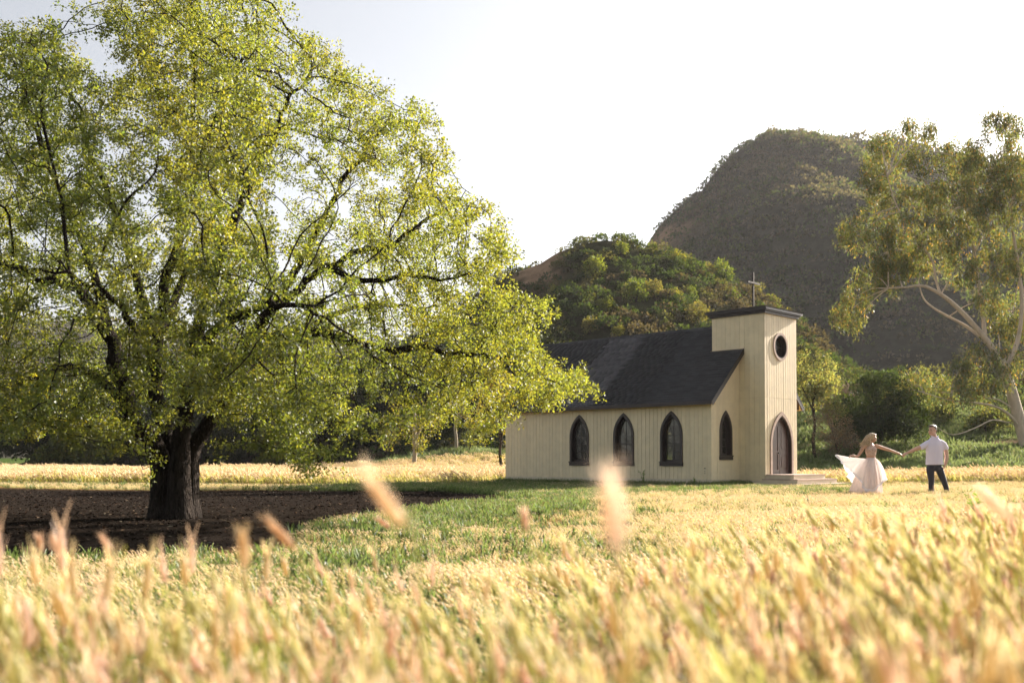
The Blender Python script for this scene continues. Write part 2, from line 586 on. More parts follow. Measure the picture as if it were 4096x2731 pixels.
def arch_outline(ac, hw, z0, zs, za, n=9):
    pts = [(ac - hw, z0), (ac + hw, z0)]
    for i in range(n + 1):
        d = hw * math.cos(math.pi / 2 * i / n)
        pts.append((ac + d, arch_top(d, hw, zs, za)))
    for i in range(n - 1, -1, -1):
        d = hw * math.cos(math.pi / 2 * i / n)
        pts.append((ac - d, arch_top(d, hw, zs, za)))
    return pts


class Opening:
    def __init__(s, ac, hw, z0, zs, za): s.ac, s.hw, s.z0, s.zs, s.za = ac, hw, z0, zs, za
    def lo(s, a): return s.z0
    def hi(s, a): return arch_top(a - s.ac, s.hw, s.zs, s.za)
class RoundOpening:
    def __init__(s, ac, zc, r): s.ac, s.zc, s.hw = ac, zc, r
    def lo(s, a): return s.zc - math.sqrt(max(s.hw ** 2 - (a - s.ac) ** 2, 0))
    def hi(s, a): return s.zc + math.sqrt(max(s.hw ** 2 - (a - s.ac) ** 2, 0))


def strip(geo, fn, a0, a1, zlo, zhi, ops, d0, d1, joint=None, record=None):
    """a vertical strip of wall between a0 and a1 with the openings cut out"""
    cuts = {a0, a1}
    for o in ops:
        l, r = o.ac - o.hw, o.ac + o.hw
        for q in (l, r, o.ac): 
            if a0 < q < a1: cuts.add(q)
        for k in range(1, 12):
            q = l + (r - l) * k / 12
            if a0 < q < a1: cuts.add(q)
    cuts = sorted(cuts)
    for b0, b1 in zip(cuts[:-1], cuts[1:]):
        mid = (b0 + b1) / 2
        segs = [((zlo, zlo), (zhi(b0), zhi(b1)))]
        for o in ops:
            if abs(mid - o.ac) < o.hw:
                new = []
                for (l0, l1), (h0, h1) in segs:
                    ol = (o.lo(b0), o.lo(b1)); oh = (o.hi(b0), o.hi(b1))
                    if max(ol) >= max(h0, h1) or min(oh) <= min(l0, l1): new.append(((l0, l1), (h0, h1))); continue
                    if ol[0] > l0: new.append(((l0, l1), ol))
                    if oh[0] < h0 or oh[1] < h1: new.append((oh, (h0, h1)))
                segs = new
        if joint:
            new = []
            for (l0, l1), (h0, h1) in segs:
                if l0 < joint - .1 and h0 > joint + .1: new += [((l0, l1), (joint - .004, joint - .004)), ((joint + .004, joint + .004), (h0, h1))]
                else: new.append(((l0, l1), (h0, h1)))
            segs = new
        for (l0, l1), (h0, h1) in segs:
            if h0 - l0 < 1e-4 and h1 - l1 < 1e-4: continue
            if record is not None: record.append((b0, b1, (l0 + l1) / 2, (h0 + h1) / 2, (l0, l1, h0, h1))); continue
            geo.hexa([fn(b0, l0, d0), fn(b1, l1, d0), fn(b1, l1, d1), fn(b0, l0, d1),
                      fn(b0, h0, d0), fn(b1, h1, d0), fn(b1, h1, d1), fn(b0, h0, d1)])


def board_wall(fn, a0, a1, zlo, zhi, ops, width, joint=None, gap=0.009, thick=0.020, name="wall"):
    """lining sheet with separate vertical boards nailed on it"""
    n = max(1, round((a1 - a0) / width)); w = (a1 - a0) / n
    g = Geo(); strip(g, fn, a0 + 0.002, a1 - 0.002, zlo - 0.24, zhi, ops, -0.10, -thick)
    wall = g.obj(name, M_lining, church)
    g = Geo(); strip(g, fn, a0 + 0.11, a1 - 0.11, max(zlo, 0.3), lambda a: zhi(a) - 0.1, ops, -0.125, -0.102); g.obj("dark_inner_sheet", M_inside, wall)  # dark sheets added inside so that the windows look dark
    for i in range(n):
        g = Geo()
        jit = random.uniform(-0.002, 0.002)
        rec = []
        strip(g, fn, a0 + i * w + gap / 2, a0 + (i + 1) * w - gap / 2, zlo, zhi, ops, -thick, jit, joint, rec)
        comp = list(range(len(rec)))
        def find(q):
            while comp[q] != q: q = comp[q]
            return q
        for p_ in range(len(rec)):
            for q_ in range(p_):
                A_, B_ = rec[p_], rec[q_]
                if abs(A_[0] - B_[1]) < 1e-6 and min(A_[3], B_[3]) - max(A_[2], B_[2]) > 0.005: comp[find(p_)] = find(q_)
        for c_ in sorted({find(q) for q in range(len(rec))}):
            g = Geo()
            for q_ in range(len(rec)):
                if find(q_) == c_:
                    b0, b1, _, _, (l0, l1, h0, h1) = rec[q_]
                    g.hexa([fn(b0, l0, -thick), fn(b1, l1, -thick), fn(b1, l1, jit), fn(b0, l0, jit),
                            fn(b0, h0, -thick), fn(b1, h1, -thick), fn(b1, h1, jit), fn(b0, h0, jit)])
            g.obj("board", M_cream, wall)
    return wall


f_left = lambda a, z, d: (-d, a, z)               # side wall towards the oak: a runs back along the church
f_right = lambda a, z, d: (CW + d, a, z)
f_front = lambda a, z, d: (a, -d, z)
f_back = lambda a, z, d: (a, CL + d, z)
f_tfront = lambda a, z, d: (a, TY0 - d, z)
f_tleft = lambda a, z, d: (TX0 - d, a, z)
f_tright = lambda a, z, d: (TX1 + d, a, z)
f_tback = lambda a, z, d: (a, TY1 + d, z)

W_HW, W_Z0, W_ZS, W_ZA = 0.385, 0.90, 1.86, 2.61
side_ops = [Opening(c, W_HW, W_Z0, W_ZS, W_ZA) for c in (1.68, 3.85, 6.03)]
g_ops = [Opening(0.908, 0.30, 1.12, 1.95, 2.60)]
g_ops_r = [Opening(CW - 0.908, 0.30, 1.12, 1.95, 2.60)]
door_op = Opening(2.975, 0.70, 0.46, 1.50, 2.58)
round_op = RoundOpening(2.93, 5.07, 0.42)
roofz = lambda a: EAVE - 0.13 + SL * (min(a, CW - a) + 0.276) 

board_wall(f_left, 0.0, CL, BASE, lambda a: EAVE + 0.02, side_ops, 0.178)
board_wall(f_right, 0.0, CL, BASE, lambda a: EAVE + 0.02, side_ops, 0.178)
board_wall(f_front, 0.0, TX0, BASE, roofz, g_ops, 0.178)
board_wall(f_front, TX1, CW, BASE, roofz, g_ops_r, 0.178)
gb = Geo(); strip(gb, f_back, 0, CW / 2, 0.02, roofz, [], -0.12, 0); strip(gb, f_back, CW / 2, CW, 0.02, roofz, [], -0.12, 0)
gb.obj("rear_wall", M_cream, church)
board_wall(f_tfront, TX0, TX1, 0.40, lambda a: TTOP, [door_op, round_op], 0.164, 3.2, gap=0.018, thick=0.026)
board_wall(f_tleft, TY0 + 0.03, TY1, 0.24, lambda a: TTOP, [], 0.195, 3.2, gap=0.008)
board_wall(f_tright, TY0 + 0.03, TY1, 0.24, lambda a: TTOP, [], 0.195, 3.2, gap=0.008)
gb = Geo(); strip(gb, f_tback, TX0 + .03, TX1 - .03, 4.6, lambda a: TTOP, [], -0.12, 0); gb.obj("tower_rear_wall", M_cream, church)

# skirting boards round the foot of the walls and the floor inside
for nm, b in (("skirting_board", (-0.012, 0.02, 0.0, CL, -0.1, BASE - 0.006)), ("skirting_board", (CW - 0.02, CW + 0.012, 0.0, CL, -0.1, BASE - 0.006)),
              ("skirting_board", (0.0, TX0 - .02, -0.012, 0.02, -0.1, BASE - 0.006)), ("skirting_board", (TX1 + .02, CW, -0.012, 0.02, -0.1, BASE - 0.006)),
              ("skirting_board", (TX0 - 0.012, TX0 + 0.02, TY0 - .012, -0.02, -0.1, 0.234)), ("skirting_board", (TX0 + 0.022, TX1, TY0 - 0.012, TY0 + .02, -0.1, 0.394))):
    g = Geo(); g.box(*b); g.obj(nm, M_cream_trim, church)
for x0, x1, y in ((-0.02, 0.0, 0), (0, CL, 0)):
    pass
g = Geo(); g.box(-0.016, 0.006, 0.0, CL, BASE - 0.006, BASE + 0.016); g.obj("ledge", M_cream_trim, church)
g = Geo(); g.box(0.12, CW - 0.12, 0.12, CL - 0.13, 0.30, 0.36); g.obj("floor", M_inside, church)
# small vents low on the side wall
for z0, z1, h in ((0.66, 0.69, 0.03), (0.56, 0.585, 0.014), (0.49, 0.515, 0.014)):
    g = Geo(); g.box(-0.012, 0.0, 0.27 - h, 0.27 + h, z0, z1); g.obj("vent", M_metal, church)


# ---- windows
def gothic_window(fn, op, rows, nm="window"):
    w = Geo()
    out = 0.10
    o_out = arch_outline(op.ac, op.hw + out, op.z0 - 0.02, op.zs, op.za + out * 1.25)
    o_in = arch_outline(op.ac, op.hw, op.z0, op.zs, op.za)
    w.ring(o_out, o_in, fn, 0.0, 0.035)
    win = w.obj(nm, M_brown, church)
    r = Geo(); o_rev = arch_outline(op.ac, op.hw - 0.022, op.z0 + 0.022, op.zs, op.za - 0.03)
    r.ring(o_in, o_rev, fn, -0.17, 0.012); r.obj("reveal", M_brown, win)
    s = Geo(); o_s = arch_outline(op.ac, op.hw - 0.075, op.z0 + 0.085, op.zs, op.za - 0.10)
    s.ring(o_rev, o_s, fn, -0.165, -0.125); s.obj("sash", M_brown, win)
    si = Geo(); si.prism([(op.ac - op.hw - 0.115, op.z0 - 0.15), (op.ac + op.hw + 0.115, op.z0 - 0.15), (op.ac + op.hw + 0.115, op.z0 - 0.022), (op.ac - op.hw - 0.115, op.z0 - 0.022)], fn, 0.0, 0.05)
    si.prism([(op.ac - op.hw - 0.13, op.z0 - 0.02), (op.ac + op.hw + 0.13, op.z0 - 0.02), (op.ac + op.hw + 0.13, op.z0 + 0.015), (op.ac - op.hw - 0.13, op.z0 + 0.015)], fn, 0.036, 0.075)
    si.obj("sill", M_brown, win)
    ihw = op.hw - 0.075; z0 = op.z0 + 0.085; zs = op.zs; za = op.za - 0.10
    mh = 0.011
    zc = [z0 + (zs - z0) * k / (rows - 1) for k in range(rows)]
    m = Geo(); m.prism([(op.ac - mh, z0), (op.ac + mh, z0), (op.ac + mh, za - 0.02), (op.ac - mh, za - 0.02)], fn, -0.158, -0.135); m.obj("muntin", M_brown, win)
    for z in zc[1:]:
        for sd in (-1, 1):
            m = Geo(); m.prism([(op.ac + sd * mh, z - mh), (op.ac + sd * ihw, z - mh), (op.ac + sd * ihw, z + mh), (op.ac + sd * mh, z + mh)], fn, -0.156, -0.137); m.obj("muntin", M_brown, win)
    for k in range(rows):
        for sd in (-1, 1):
            a0, a1 = op.ac + sd * mh, op.ac + sd * ihw
            if k < rows - 1:
                poly = [(a0, zc[k] + (mh if k else 0)), (a1, zc[k] + (mh if k else 0)), (a1, zc[k + 1] - mh), (a0, zc[k + 1] - mh)]
            else:
                poly = [(a0, zc[k] + mh), (a1, zc[k] + mh)]
                for i in range(1, 9):
                    d = ihw * (1 - i / 8) + mh * (i / 8)
                    poly.append((op.ac + sd * d, max(arch_top(d, ihw, zs, za), zc[k] + mh + .001)))
            p = Geo(); p.prism(poly, fn, -0.149, -0.145); p.obj("pane", M_glass, win)
    return win


for o in side_ops:
    gothic_window(f_left, o, 4)
    gothic_window(f_right, o, 4)
for o in g_ops: gothic_window(f_front, o, 4)
for o in g_ops_r: gothic_window(f_front, o, 4)

# round tower window
def circ(r, n=40): return [(round_op.ac + r * math.cos(2 * math.pi * i / n), round_op.zc + r * math.sin(2 * math.pi * i / n)) for i in range(n)]
g = Geo(); g.ring(circ(0.51), circ(0.42), f_tfront, 0.0, 0.035); rw = g.obj("round_window", M_casing, church, smooth=False)
g = Geo(); g.ring(circ(0.42), circ(0.385), f_tfront, -0.20, 0.012); g.obj("reveal", M_brown, rw)
g = Geo(); g.ring(circ(0.385), circ(0.335), f_tfront, -0.19, -0.14); g.obj("sash", M_brown, rw)
for vert in (0, 1):
    q = 0.012
    poly = [(round_op.ac - q, round_op.zc - 0.34), (round_op.ac + q, round_op.zc - 0.34), (round_op.ac + q, round_op.zc + 0.34), (round_op.ac - q, round_op.zc + 0.34)] if vert else \
           [(round_op.ac - 0.34, round_op.zc - q), (round_op.ac + 0.34, round_op.zc - q), (round_op.ac + 0.34, round_op.zc + q), (round_op.ac - 0.34, round_op.zc + q)]
    g = Geo(); g.prism(poly, f_tfront, -0.178 + 0.004 * vert, -0.155 + 0.004 * vert); g.obj("muntin", M_brown, rw)
for k in range(4):
    a = math.pi / 2 * k
    poly = [(round_op.ac + .012 * (1 if k in (0, 3) else -1), round_op.zc + .012 * (1 if k in (0, 1) else -1))] + \
           [(round_op.ac + 0.34 * math.cos(a + math.pi / 2 * i / 8), round_op.zc + 0.34 * math.sin(a + math.pi / 2 * i / 8)) for i in range(9)]
    g = Geo(); g.prism(poly, f_tfront, -0.169, -0.165); g.obj("pane", M_glass, rw)

# ---- door
g = Geo()
g.ring(arch_outline(2.975, 0.82, 0.462, 1.50, 2.72), arch_outline(2.975, 0.70, 0.458, 1.50, 2.58), f_tfront, 0.0, 0.04)
door = g.obj("door", M_casing, church)
tag(door, "pointed double door in dark brown paint with a weathered wooden surround")
g = Geo(); g.ring(arch_outline(2.975, 0.70, 0.46, 1.50, 2.58), arch_outline(2.975, 0.66, 0.475, 1.50, 2.52), f_tfront, -0.16, 0.01); g.obj("reveal", M_brown, door)
for sd in (-1, 1):
    lf = Geo()
    poly = [(2.975 + sd * 0.006, 0.48), (2.975 + sd * 0.655, 0.48)]
    for i in range(0, 11):
        d = 0.655 * math.cos(math.pi / 2 * i / 10)
        d = max(d, 0.006)
        poly.append((2.975 + sd * d, arch_top(d, 0.66, 1.50, 2.52)))
    lf.prism(poly, f_tfront, -0.15, -0.11)
    lf.obj("door_leaf", M_door, door)
    # stiles, rails and raised lower panel
    def bar(a0, a1, z0, z1, dd=-0.092, nm="rail"):
        q = Geo(); q.prism([(2.975 + sd * a0, z0), (2.975 + sd * a1, z0), (2.975 + sd * a1, z1), (2.975 + sd * a0, z1)], f_tfront, -0.11, dd); q.obj(nm, M_door, door)
    bar(0.010, 0.095, 0.48, 2.20, nm="stile"); bar(0.57, 0.652, 0.48, 1.72, nm="stile")
    bar(0.097, 0.568, 0.48, 0.62); bar(0.097, 0.568, 1.16, 1.30)
    bar(0.17, 0.50, 0.70, 1.08, -0.098, "panel")
    q = Geo()
    poly = [(2.975 + sd * 0.17, 1.38), (2.975 + sd * 0.50, 1.38)]
    for i in range(0, 9):
        d = 0.50 - 0.33 * i / 8
        poly.append((2.975 + sd * d, arch_top(d + 0.08, 0.66, 1.50, 2.40) - 0.03))
    q.prism(poly, f_tfront, -0.11, -0.099); q.obj("panel", M_door, door)
g = Geo(); g.tube([(2.90, TY0 + 0.092, 1.22), (2.90, TY0 + 0.05, 1.22)], [0.022, 0.03], 10); g.obj("door_knob", M_metal, door)
for sd in (-1, 1):
    for z in (0.75, 1.6):
        g = Geo(); xx = 2.975 + sd * 0.645
        g.box(xx - .012, xx + .012, TY0 + 0.085, TY0 + 0.094, z, z + 0.1); g.obj("hinge", M_metal, door)

# ---- steps
steps = empty("steps", (0, 0, 0), 0, church)
for (o, z, h) in ((0.0, 0.455, 0.15), (0.30, 0.30, 0.15), (0.62, 0.145, 0.15)):
    x0, x1, y0, y1 = TX0 - o, TX1 + o, TY0 - 1.10 - o, TY0 - 0.03
    if o: y1 = TY0 - 0.05
    g = Geo(); g.box(x0, x1, y0, y1, z - h + (0.0 if o < .6 else -0.1), z - 0.03); g.obj("riser", M_cream_trim, steps)
    n = 6 if o == 0 else 2
    yy = np.linspace(y0 - 0.03, y1 if o == 0 else y0 + 0.32, n + 1)
    for i in range(n):
        g = Geo(); g.box(x0 - 0.03, x1 + 0.03, yy[i] + 0.003, yy[i + 1] - 0.003, z - 0.028, z); g.obj("tread", M_casing, steps)
    if o:
        for xa, xb in ((x0 - 0.03, x0 + 0.30), (x1 - 0.30, x1 + 0.03)):
            g = Geo(); g.box(xa, xb, y0 + 0.325, y1, z - 0.028, z); g.obj("tread", M_casing, steps)

# ---- roof
OV, GF = 0.276, 0.20               # eave and gable overhang
roof = empty("roof", (0, 0, 0), 0, church)
sn = math.hypot(1, SL); cs, ss = 1 / sn, SL / sn      # along-slope unit (across, up)
nrm = (-ss, cs)                                        # outward normal of the left slope (x, z)
def slope_pt(sd, t, y, h):
    """t metres up the slope from the eave edge, h metres above the deck top"""
    x = -OV + t * cs + nrm[0] * h; z = EAVE - 0.02 + t * ss + nrm[1] * h
    return (x, y, z) if sd < 0 else (CW - x, y, z)
SLEN = (CW / 2 + OV) / cs
def slope_box(g, sd, t0, t1, y0, y1, h0, h1, dh=0.0):
    g.hexa([slope_pt(sd, t0, y0, h0), slope_pt(sd, t1, y0, h0), slope_pt(sd, t1, y1, h0), slope_pt(sd, t0, y1, h0),
            slope_pt(sd, t0, y0, h1 + dh), slope_pt(sd, t1, y0, h1), slope_pt(sd, t1, y1, h1), slope_pt(sd, t0, y1, h1 + dh)])
for sd in (-1, 1):
    g = Geo()
    tcut = (TX0 + OV) / cs - 0.0
    slope_box(g, sd, 0.0, SLEN, TY1 + 0.01, CL + GF + 0.1, -0.09, 0.0)
    slope_box(g, sd, 0.0, tcut, -GF + 0.02, TY1 + 0.005, -0.09, 0.0)
    g.obj("roof_deck", M_inside, roof)
    g = Geo(); slope_box(g, sd, -0.03, tcut, -GF - 0.015, -GF + 0.018, -0.15, 0.012); g.obj("barge_board", M_brown, roof)
    g = Geo(); slope_box(g, sd, -0.03, SLEN - 0.02, CL + GF + 0.102, CL + GF + 0.135, -0.15, 0.012); g.obj("barge_board", M_brown, roof)
    g = Geo(); xa, xb = (-OV - 0.035, -OV - 0.005) if sd < 0 else (CW + OV + 0.005, CW + OV + 0.035)
    g.box(xa, xb, -GF, CL + GF + 0.1, EAVE - 0.125, EAVE + 0.005); g.obj("fascia_board", M_brown, roof)
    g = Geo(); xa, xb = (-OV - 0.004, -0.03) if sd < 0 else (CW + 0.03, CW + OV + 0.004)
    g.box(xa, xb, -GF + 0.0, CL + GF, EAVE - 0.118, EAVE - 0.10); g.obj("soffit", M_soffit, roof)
    # plumb-cut closed end of the eave
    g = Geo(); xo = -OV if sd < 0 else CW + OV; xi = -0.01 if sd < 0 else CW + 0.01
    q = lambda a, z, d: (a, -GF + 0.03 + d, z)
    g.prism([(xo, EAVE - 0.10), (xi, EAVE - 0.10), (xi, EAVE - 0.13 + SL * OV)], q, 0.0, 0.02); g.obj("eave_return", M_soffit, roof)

ROW = 0.142
NR = int(SLEN / ROW)
shade_mats = []
def shingle_shade(sd, t, y):
    s = 0.030 * random.choice((0.72, 0.85, 0.95, 1.0, 1.08, 1.2, 1.38))
    if sd < 0:
        if 5.15 < y + t * 0.06 < 7.05: s *= 2.7              # newer, paler batch of shingles
        elif y > 7.05: s *= 1.15
        elif y < 3.4: s *= 0.92
    return s
solo = []; rest_V = []; rest_F = []; rest_C = []
for sd in (-1, 1):
    for r in range(NR + 1):
        t0 = r * ROW - 0.02
        t1 = min(t0 + ROW * 1.18, SLEN)
        y = -GF - 0.02 + (0.16 if r % 2 else 0) + random.uniform(-0.03, 0.03) - 0.32
        while y < CL + GF + 0.12:
            w = random.choice((0.24, 0.30, 0.34, 0.30)) * 0.98
            ya, yb = max(y, -GF - 0.02), min(y + w - 0.006, CL + GF + 0.13)
            y += w
            if yb - ya < 0.05: continue
            if t1 > (TX0 + OV) / cs - 0.02 and ya < TY1 + 0.02:
                if yb < TY1 + 0.08: continue
                ya = TY1 + 0.015
            g = Geo(); slope_box(g, sd, t0, t1, ya, yb, 0.001 + random.uniform(0, 0.002), 0.010, 0.016 + random.uniform(0, 0.006))
            c = shingle_shade(sd, t0, (ya + yb) / 2)
            if sd < 0: solo.append((ya, g, c))
            else: rest_V.append(g); rest_C.append(c)
solo.sort(key=lambda q: q[0])
def tint(c): 
    return (c * 1.0, c * 0.97, c * 1.03)
for k, (ya, g, c) in enumerate(solo):
    if k < 300:
        me = g.mesh("shingle", M_shingle)
        a = me.attributes.new("col", 'FLOAT_COLOR', 'POINT'); a.data.foreach_set("color", np.tile((*tint(c), 1), len(g.V)).astype(np.float32))
        link("shingle", me, roof)
    else: rest_V.append(g); rest_C.append(c)
VV = []; FF = []; CC = []
for g, c in zip(rest_V, rest_C):
    b = len(VV); VV += g.V; FF += [tuple(i + b for i in f) for f in g.F]; CC += [tint(c)] * len(g.V)
o = link("shingle_courses", fast_mesh("shingle_courses", VV, FF, M_shingle, np.array(CC)), roof)
tag(o, kind="stuff")
# ridge caps
yy = TY1 + 0.02
while yy < CL + GF + 0.1:
    g = Geo()
    z = EAVE - 0.02 + SLEN * ss
    for sd in (-1, 1):
        a = slope_pt(sd, SLEN - 0.13, yy, 0.02); b_ = slope_pt(sd, SLEN + 0.012, yy, 0.024)
        a2 = slope_pt(sd, SLEN - 0.13, yy + 0.27, 0.030); b2 = slope_pt(sd, SLEN + 0.012, yy + 0.27, 0.034)
        dn = lambda p: (p[0], p[1], p[2] - 0.012)
        g.hexa([dn(a), dn(b_), dn(b2), dn(a2), a, b_, b2, a2])
    me = g.mesh("ridge_cap", M_shingle); c = 0.036 * random.uniform(0.7, 1.5)
    at_ = me.attributes.new("col", 'FLOAT_COLOR', 'POINT'); at_.data.foreach_set("color", np.tile((*tint(c), 1), len(g.V)).astype(np.float32))
    link("ridge_cap", me, roof)
    yy += 0.255

# ---- tower cap
cap = empty("tower_roof", (0, 0, 0), 0, church)
cxm, cym = (TX0 + TX1) / 2, (TY0 + TY1) / 2
def rect_ring(g, o, i, z0, z1):
    a = [(TX0 - o, TY0 - o), (TX1 + o, TY0 - o), (TX1 + o, TY1 + o), (TX0 - o, TY1 + o)]
    b_ = [(TX0 - i, TY0 - i), (TX1 + i, TY0 - i), (TX1 + i, TY1 + i), (TX0 - i, TY1 + i)]
    g.ring(a, b_, lambda x, y, d: (x, y, d), z0, z1)
g = Geo(); rect_ring(g, 0.07, -0.02, TTOP - 0.045, TTOP + 0.02); g.obj("bed_moulding", M_brown, cap)
g = Geo(); rect_ring(g, 0.12, -0.02, TTOP + 0.022, TTOP + 0.065); g.obj("cornice", M_brown, cap)
g = Geo(); rect_ring(g, 0.175, 0.09, TTOP + 0.067, TTOP + 0.165); g.obj("fascia_board", M_brown, cap)
apex = TTOP + 0.40
hipz0 = TTOP + 0.165
# low hip roof of shingle courses
oc = 0.20
corners = [(TX0 - oc, TY0 - oc), (TX1 + oc, TY0 - oc), (TX1 + oc, TY1 + oc), (TX0 - oc, TY1 + oc)]
g = Geo()
g.add([(x, y, hipz0) for x, y in corners] + [(cxm, cym, apex)], [(0, 1, 4), (1, 2, 4), (2, 3, 4), (3, 0, 4), (3, 2, 1, 0)])
g.obj("roof_deck", M_brown, cap)
for sidei in range(4):
    A = Vector((*corners[sidei], hipz0)); B = Vector((*corners[(sidei + 1) % 4], hipz0)); T = Vector((cxm, cym, apex))
    n_ = (B - A).cross(T - A).normalized()
    for r in range(9):
        u0, u1 = r / 9, min((r + 1.25) / 9, 1)
        L0, L1 = A.lerp(T, u0), B.lerp(T, u0); U0, U1 = A.lerp(T, u1), B.lerp(T, u1)
        m_ = max(1, int((L1 - L0).length / 0.2))
        for k in range(m_):
            p0, p1 = L0.lerp(L1, k / m_), L0.lerp(L1, (k + 0.96) / m_)
            q0, q1 = U0.lerp(U1, k / m_), U0.lerp(U1, (k + 0.96) / m_)
            h = 0.012 + random.uniform(0, 0.022)
            g = Geo(); g.hexa([p0 + n_ * .002, p1 + n_ * .002, q1 + n_ * .002, q0 + n_ * .002, p0 + n_ * h, p1 + n_ * h, q1 + n_ * .006, q0 + n_ * .006])
            me = g.mesh("shingle", M_shingle); c = random.uniform(0.03, 0.13)
            at_ = me.attributes.new("col", 'FLOAT_COLOR', 'POINT'); at_.data.foreach_set("color", np.tile((c * 1.1, c * .9, c * .75, 1), len(g.V)).astype(np.float32))
            link("shingle", me, cap)
# ---- cross
M_cross = paint("cross_wood", (0.028, 0.021, 0.018), 0.25, 0.7, 10)
cross = empty("cross", (cxm - 0.05, cym, 0), 0, church)
g = Geo(); g.box(-0.032, 0.032, -0.03, 0.03, apex - 0.1, 7.94); g.obj("upright", M_cross, cross)
g = Geo(); g.box(-0.42, 0.42, -0.045, -0.031, 7.50, 7.565); g.obj("arm", M_cross, cross)
# ------------------------------------------------------------------ foliage helpers
def unit(a): return a / np.maximum(np.linalg.norm(a, axis=1, keepdims=True), 1e-9)


def leaf_geo(C, D, L, W, rng, fold=0.25, flat=0.0):
    """kite-shaped folded leaves. C base points, D leaf directions, L/W lengths and widths"""
    n = len(C)
    D = unit(D)
    r = rng.normal(size=(n, 3)); r[:, 2] += flat
    S = unit(np.cross(D, r)); Nn = np.cross(S, D)
    L = np.broadcast_to(np.asarray(L, dtype=float), (n,))[:, None]; W = np.broadcast_to(np.asarray(W, dtype=float), (n,))[:, None]
    mid = C + D * L * 0.5
    V = np.empty((n, 4, 3))
    V[:, 0] = C; V[:, 1] = mid + S * W * 0.5 + Nn * W * fold; V[:, 2] = C + D * L; V[:, 3] = mid - S * W * 0.5 + Nn * W * fold
    return V.reshape(-1, 3), np.arange(n * 4).reshape(n, 4)


def leaf_mesh(name, C, D, L, W, col, m, rng, fold=0.25, flat=0.0):
    V, Q = leaf_geo(C, D, L, W, rng, fold, flat)
    return fast_mesh(name, V, Q, m, np.repeat(col, 4, axis=0))


def vary(base, n, rng, amt=0.25, warm=0.12):
    base = np.asarray(base, dtype=float)
    k = 1 + rng.normal(size=(n, 1)) * amt
    c = base * np.clip(k, 0.35, 2.0)
    h = rng.normal(size=n) * warm
    c[:, 0] *= 1 + h; c[:, 2] *= 1 - 0.5 * h
    return np.clip(c, 0.004, 0.9)


def puffs(center, radii, n, pr, rng, lo=0.45, bottom=-0.8):
    """centres of leafy clumps spread through an uneven ellipsoid"""
    d = unit(rng.normal(size=(n * 3, 3)))
    d = d[d[:, 2] > bottom][:n]
    r = (lo + (1 - lo) * rng.random(len(d)) ** 0.6)[:, None]
    wob = 0.78 + 0.44 * vnoise(d[:, 0] * 2 + 9, d[:, 1] * 2 + d[:, 2] * 2.3, 0.8, int(rng.integers(999)))[:, None]
    c = np.asarray(center) + d * r * wob * np.asarray(radii)
    return c, pr * (0.6 + 0.8 * rng.random(len(c)))


def puff_leaves(pc, prr, per, rng, squash=0.75, up=0.25):
    n = len(pc)
    cnt = np.maximum(3, (per * (prr / prr.mean()) ** 2)).astype(int)
    idx = np.repeat(np.arange(n), cnt)
    d = unit(rng.normal(size=(len(idx), 3)))
    r = (0.55 + 0.5 * rng.random(len(idx)))[:, None]
    C = pc[idx] + d * r * prr[idx][:, None] * np.array([1, 1, squash])
    D = d + rng.normal(size=d.shape) * 0.7 + np.array([0, 0, up])
    return C, D, idx


M_oak_leaf = leaf_mat("oak_leaf", 0.55, (2.25, 2.05, 0.75), 0.5, 0.05)
M_leaf = leaf_mat("broad_leaf", 0.5, (1.65, 1.65, 0.6), 0.6, 0.03)
M_scrub_leaf = leaf_mat("scrub_leaf", 0.45, (2.0, 2.0, 0.75), 0.7, 0.02)
M_euc_leaf = leaf_mat("eucalyptus_leaf", 0.45, (2.35, 2.1, 0.85), 0.45, 0.035)


def bark(name, c, scale=(6, 6, 1.2), contrast=0.55, bumpk=0.9, dist=0.05):
    m, nt, b = mat(name)
    v = objcoord(nt, scale)
    n1 = noise_tex(nt, 2.0, 8, 0.7, v, 0.6)
    vo = nt.nodes.new("ShaderNodeTexVoronoi"); vo.feature = 'DISTANCE_TO_EDGE'; vo.inputs["Scale"].default_value = 3.5
    nt.links.new(v, vo.inputs["Vector"])
    c = Vector(c)
    col = ramp(nt, n1.outputs[0], [(0.3, tuple(c * (1 - contrast))), (0.7, tuple(c * (1 + contrast)))])
    nt.links.new(col, b.inputs["Base Color"]); b.inputs["Roughness"].default_value = 0.95
    b.inputs["Specular IOR Level"].default_value = 0.1
    ad = nt.nodes.new("ShaderNodeMath"); ad.operation = 'ADD'
    nt.links.new(n1.outputs[0], ad.inputs[0]); nt.links.new(vo.outputs[0], ad.inputs[1])
    bump(nt, b, ad.outputs[0], bumpk, dist)
    return m
M_oak_bark = bark("oak_bark", (0.036, 0.029, 0.025), (9, 9, 1.8), 0.7, 1.0, 0.09)
M_dark_bark = bark("dark_bark", (0.06, 0.047, 0.036))
M_pale_bark = bark("pale_bark", (0.30, 0.26, 0.20), (4, 4, 1.5), 0.3, 0.4, 0.02)
M_euc_bark = bark("eucalyptus_bark", (0.50, 0.42, 0.34), (1.6, 1.6, 0.5), 0.28, 0.25, 0.03)


def catmull(pts, n):
    pts = [np.array(p, dtype=float) for p in pts]
    pts = [2 * pts[0] - pts[1]] + pts + [2 * pts[-1] - pts[-2]]
    out = []
    for i in range(1, len(pts) - 2):
        for k in range(n):
            t = k / n
            p0, p1, p2, p3 = pts[i - 1:i + 3]
            out.append(0.5 * ((2 * p1) + (-p0 + p2) * t + (2 * p0 - 5 * p1 + 4 * p2 - p3) * t * t + (-p0 + 3 * p1 - 3 * p2 + p3) * t ** 3))
    out.append(pts[-2])
    return out


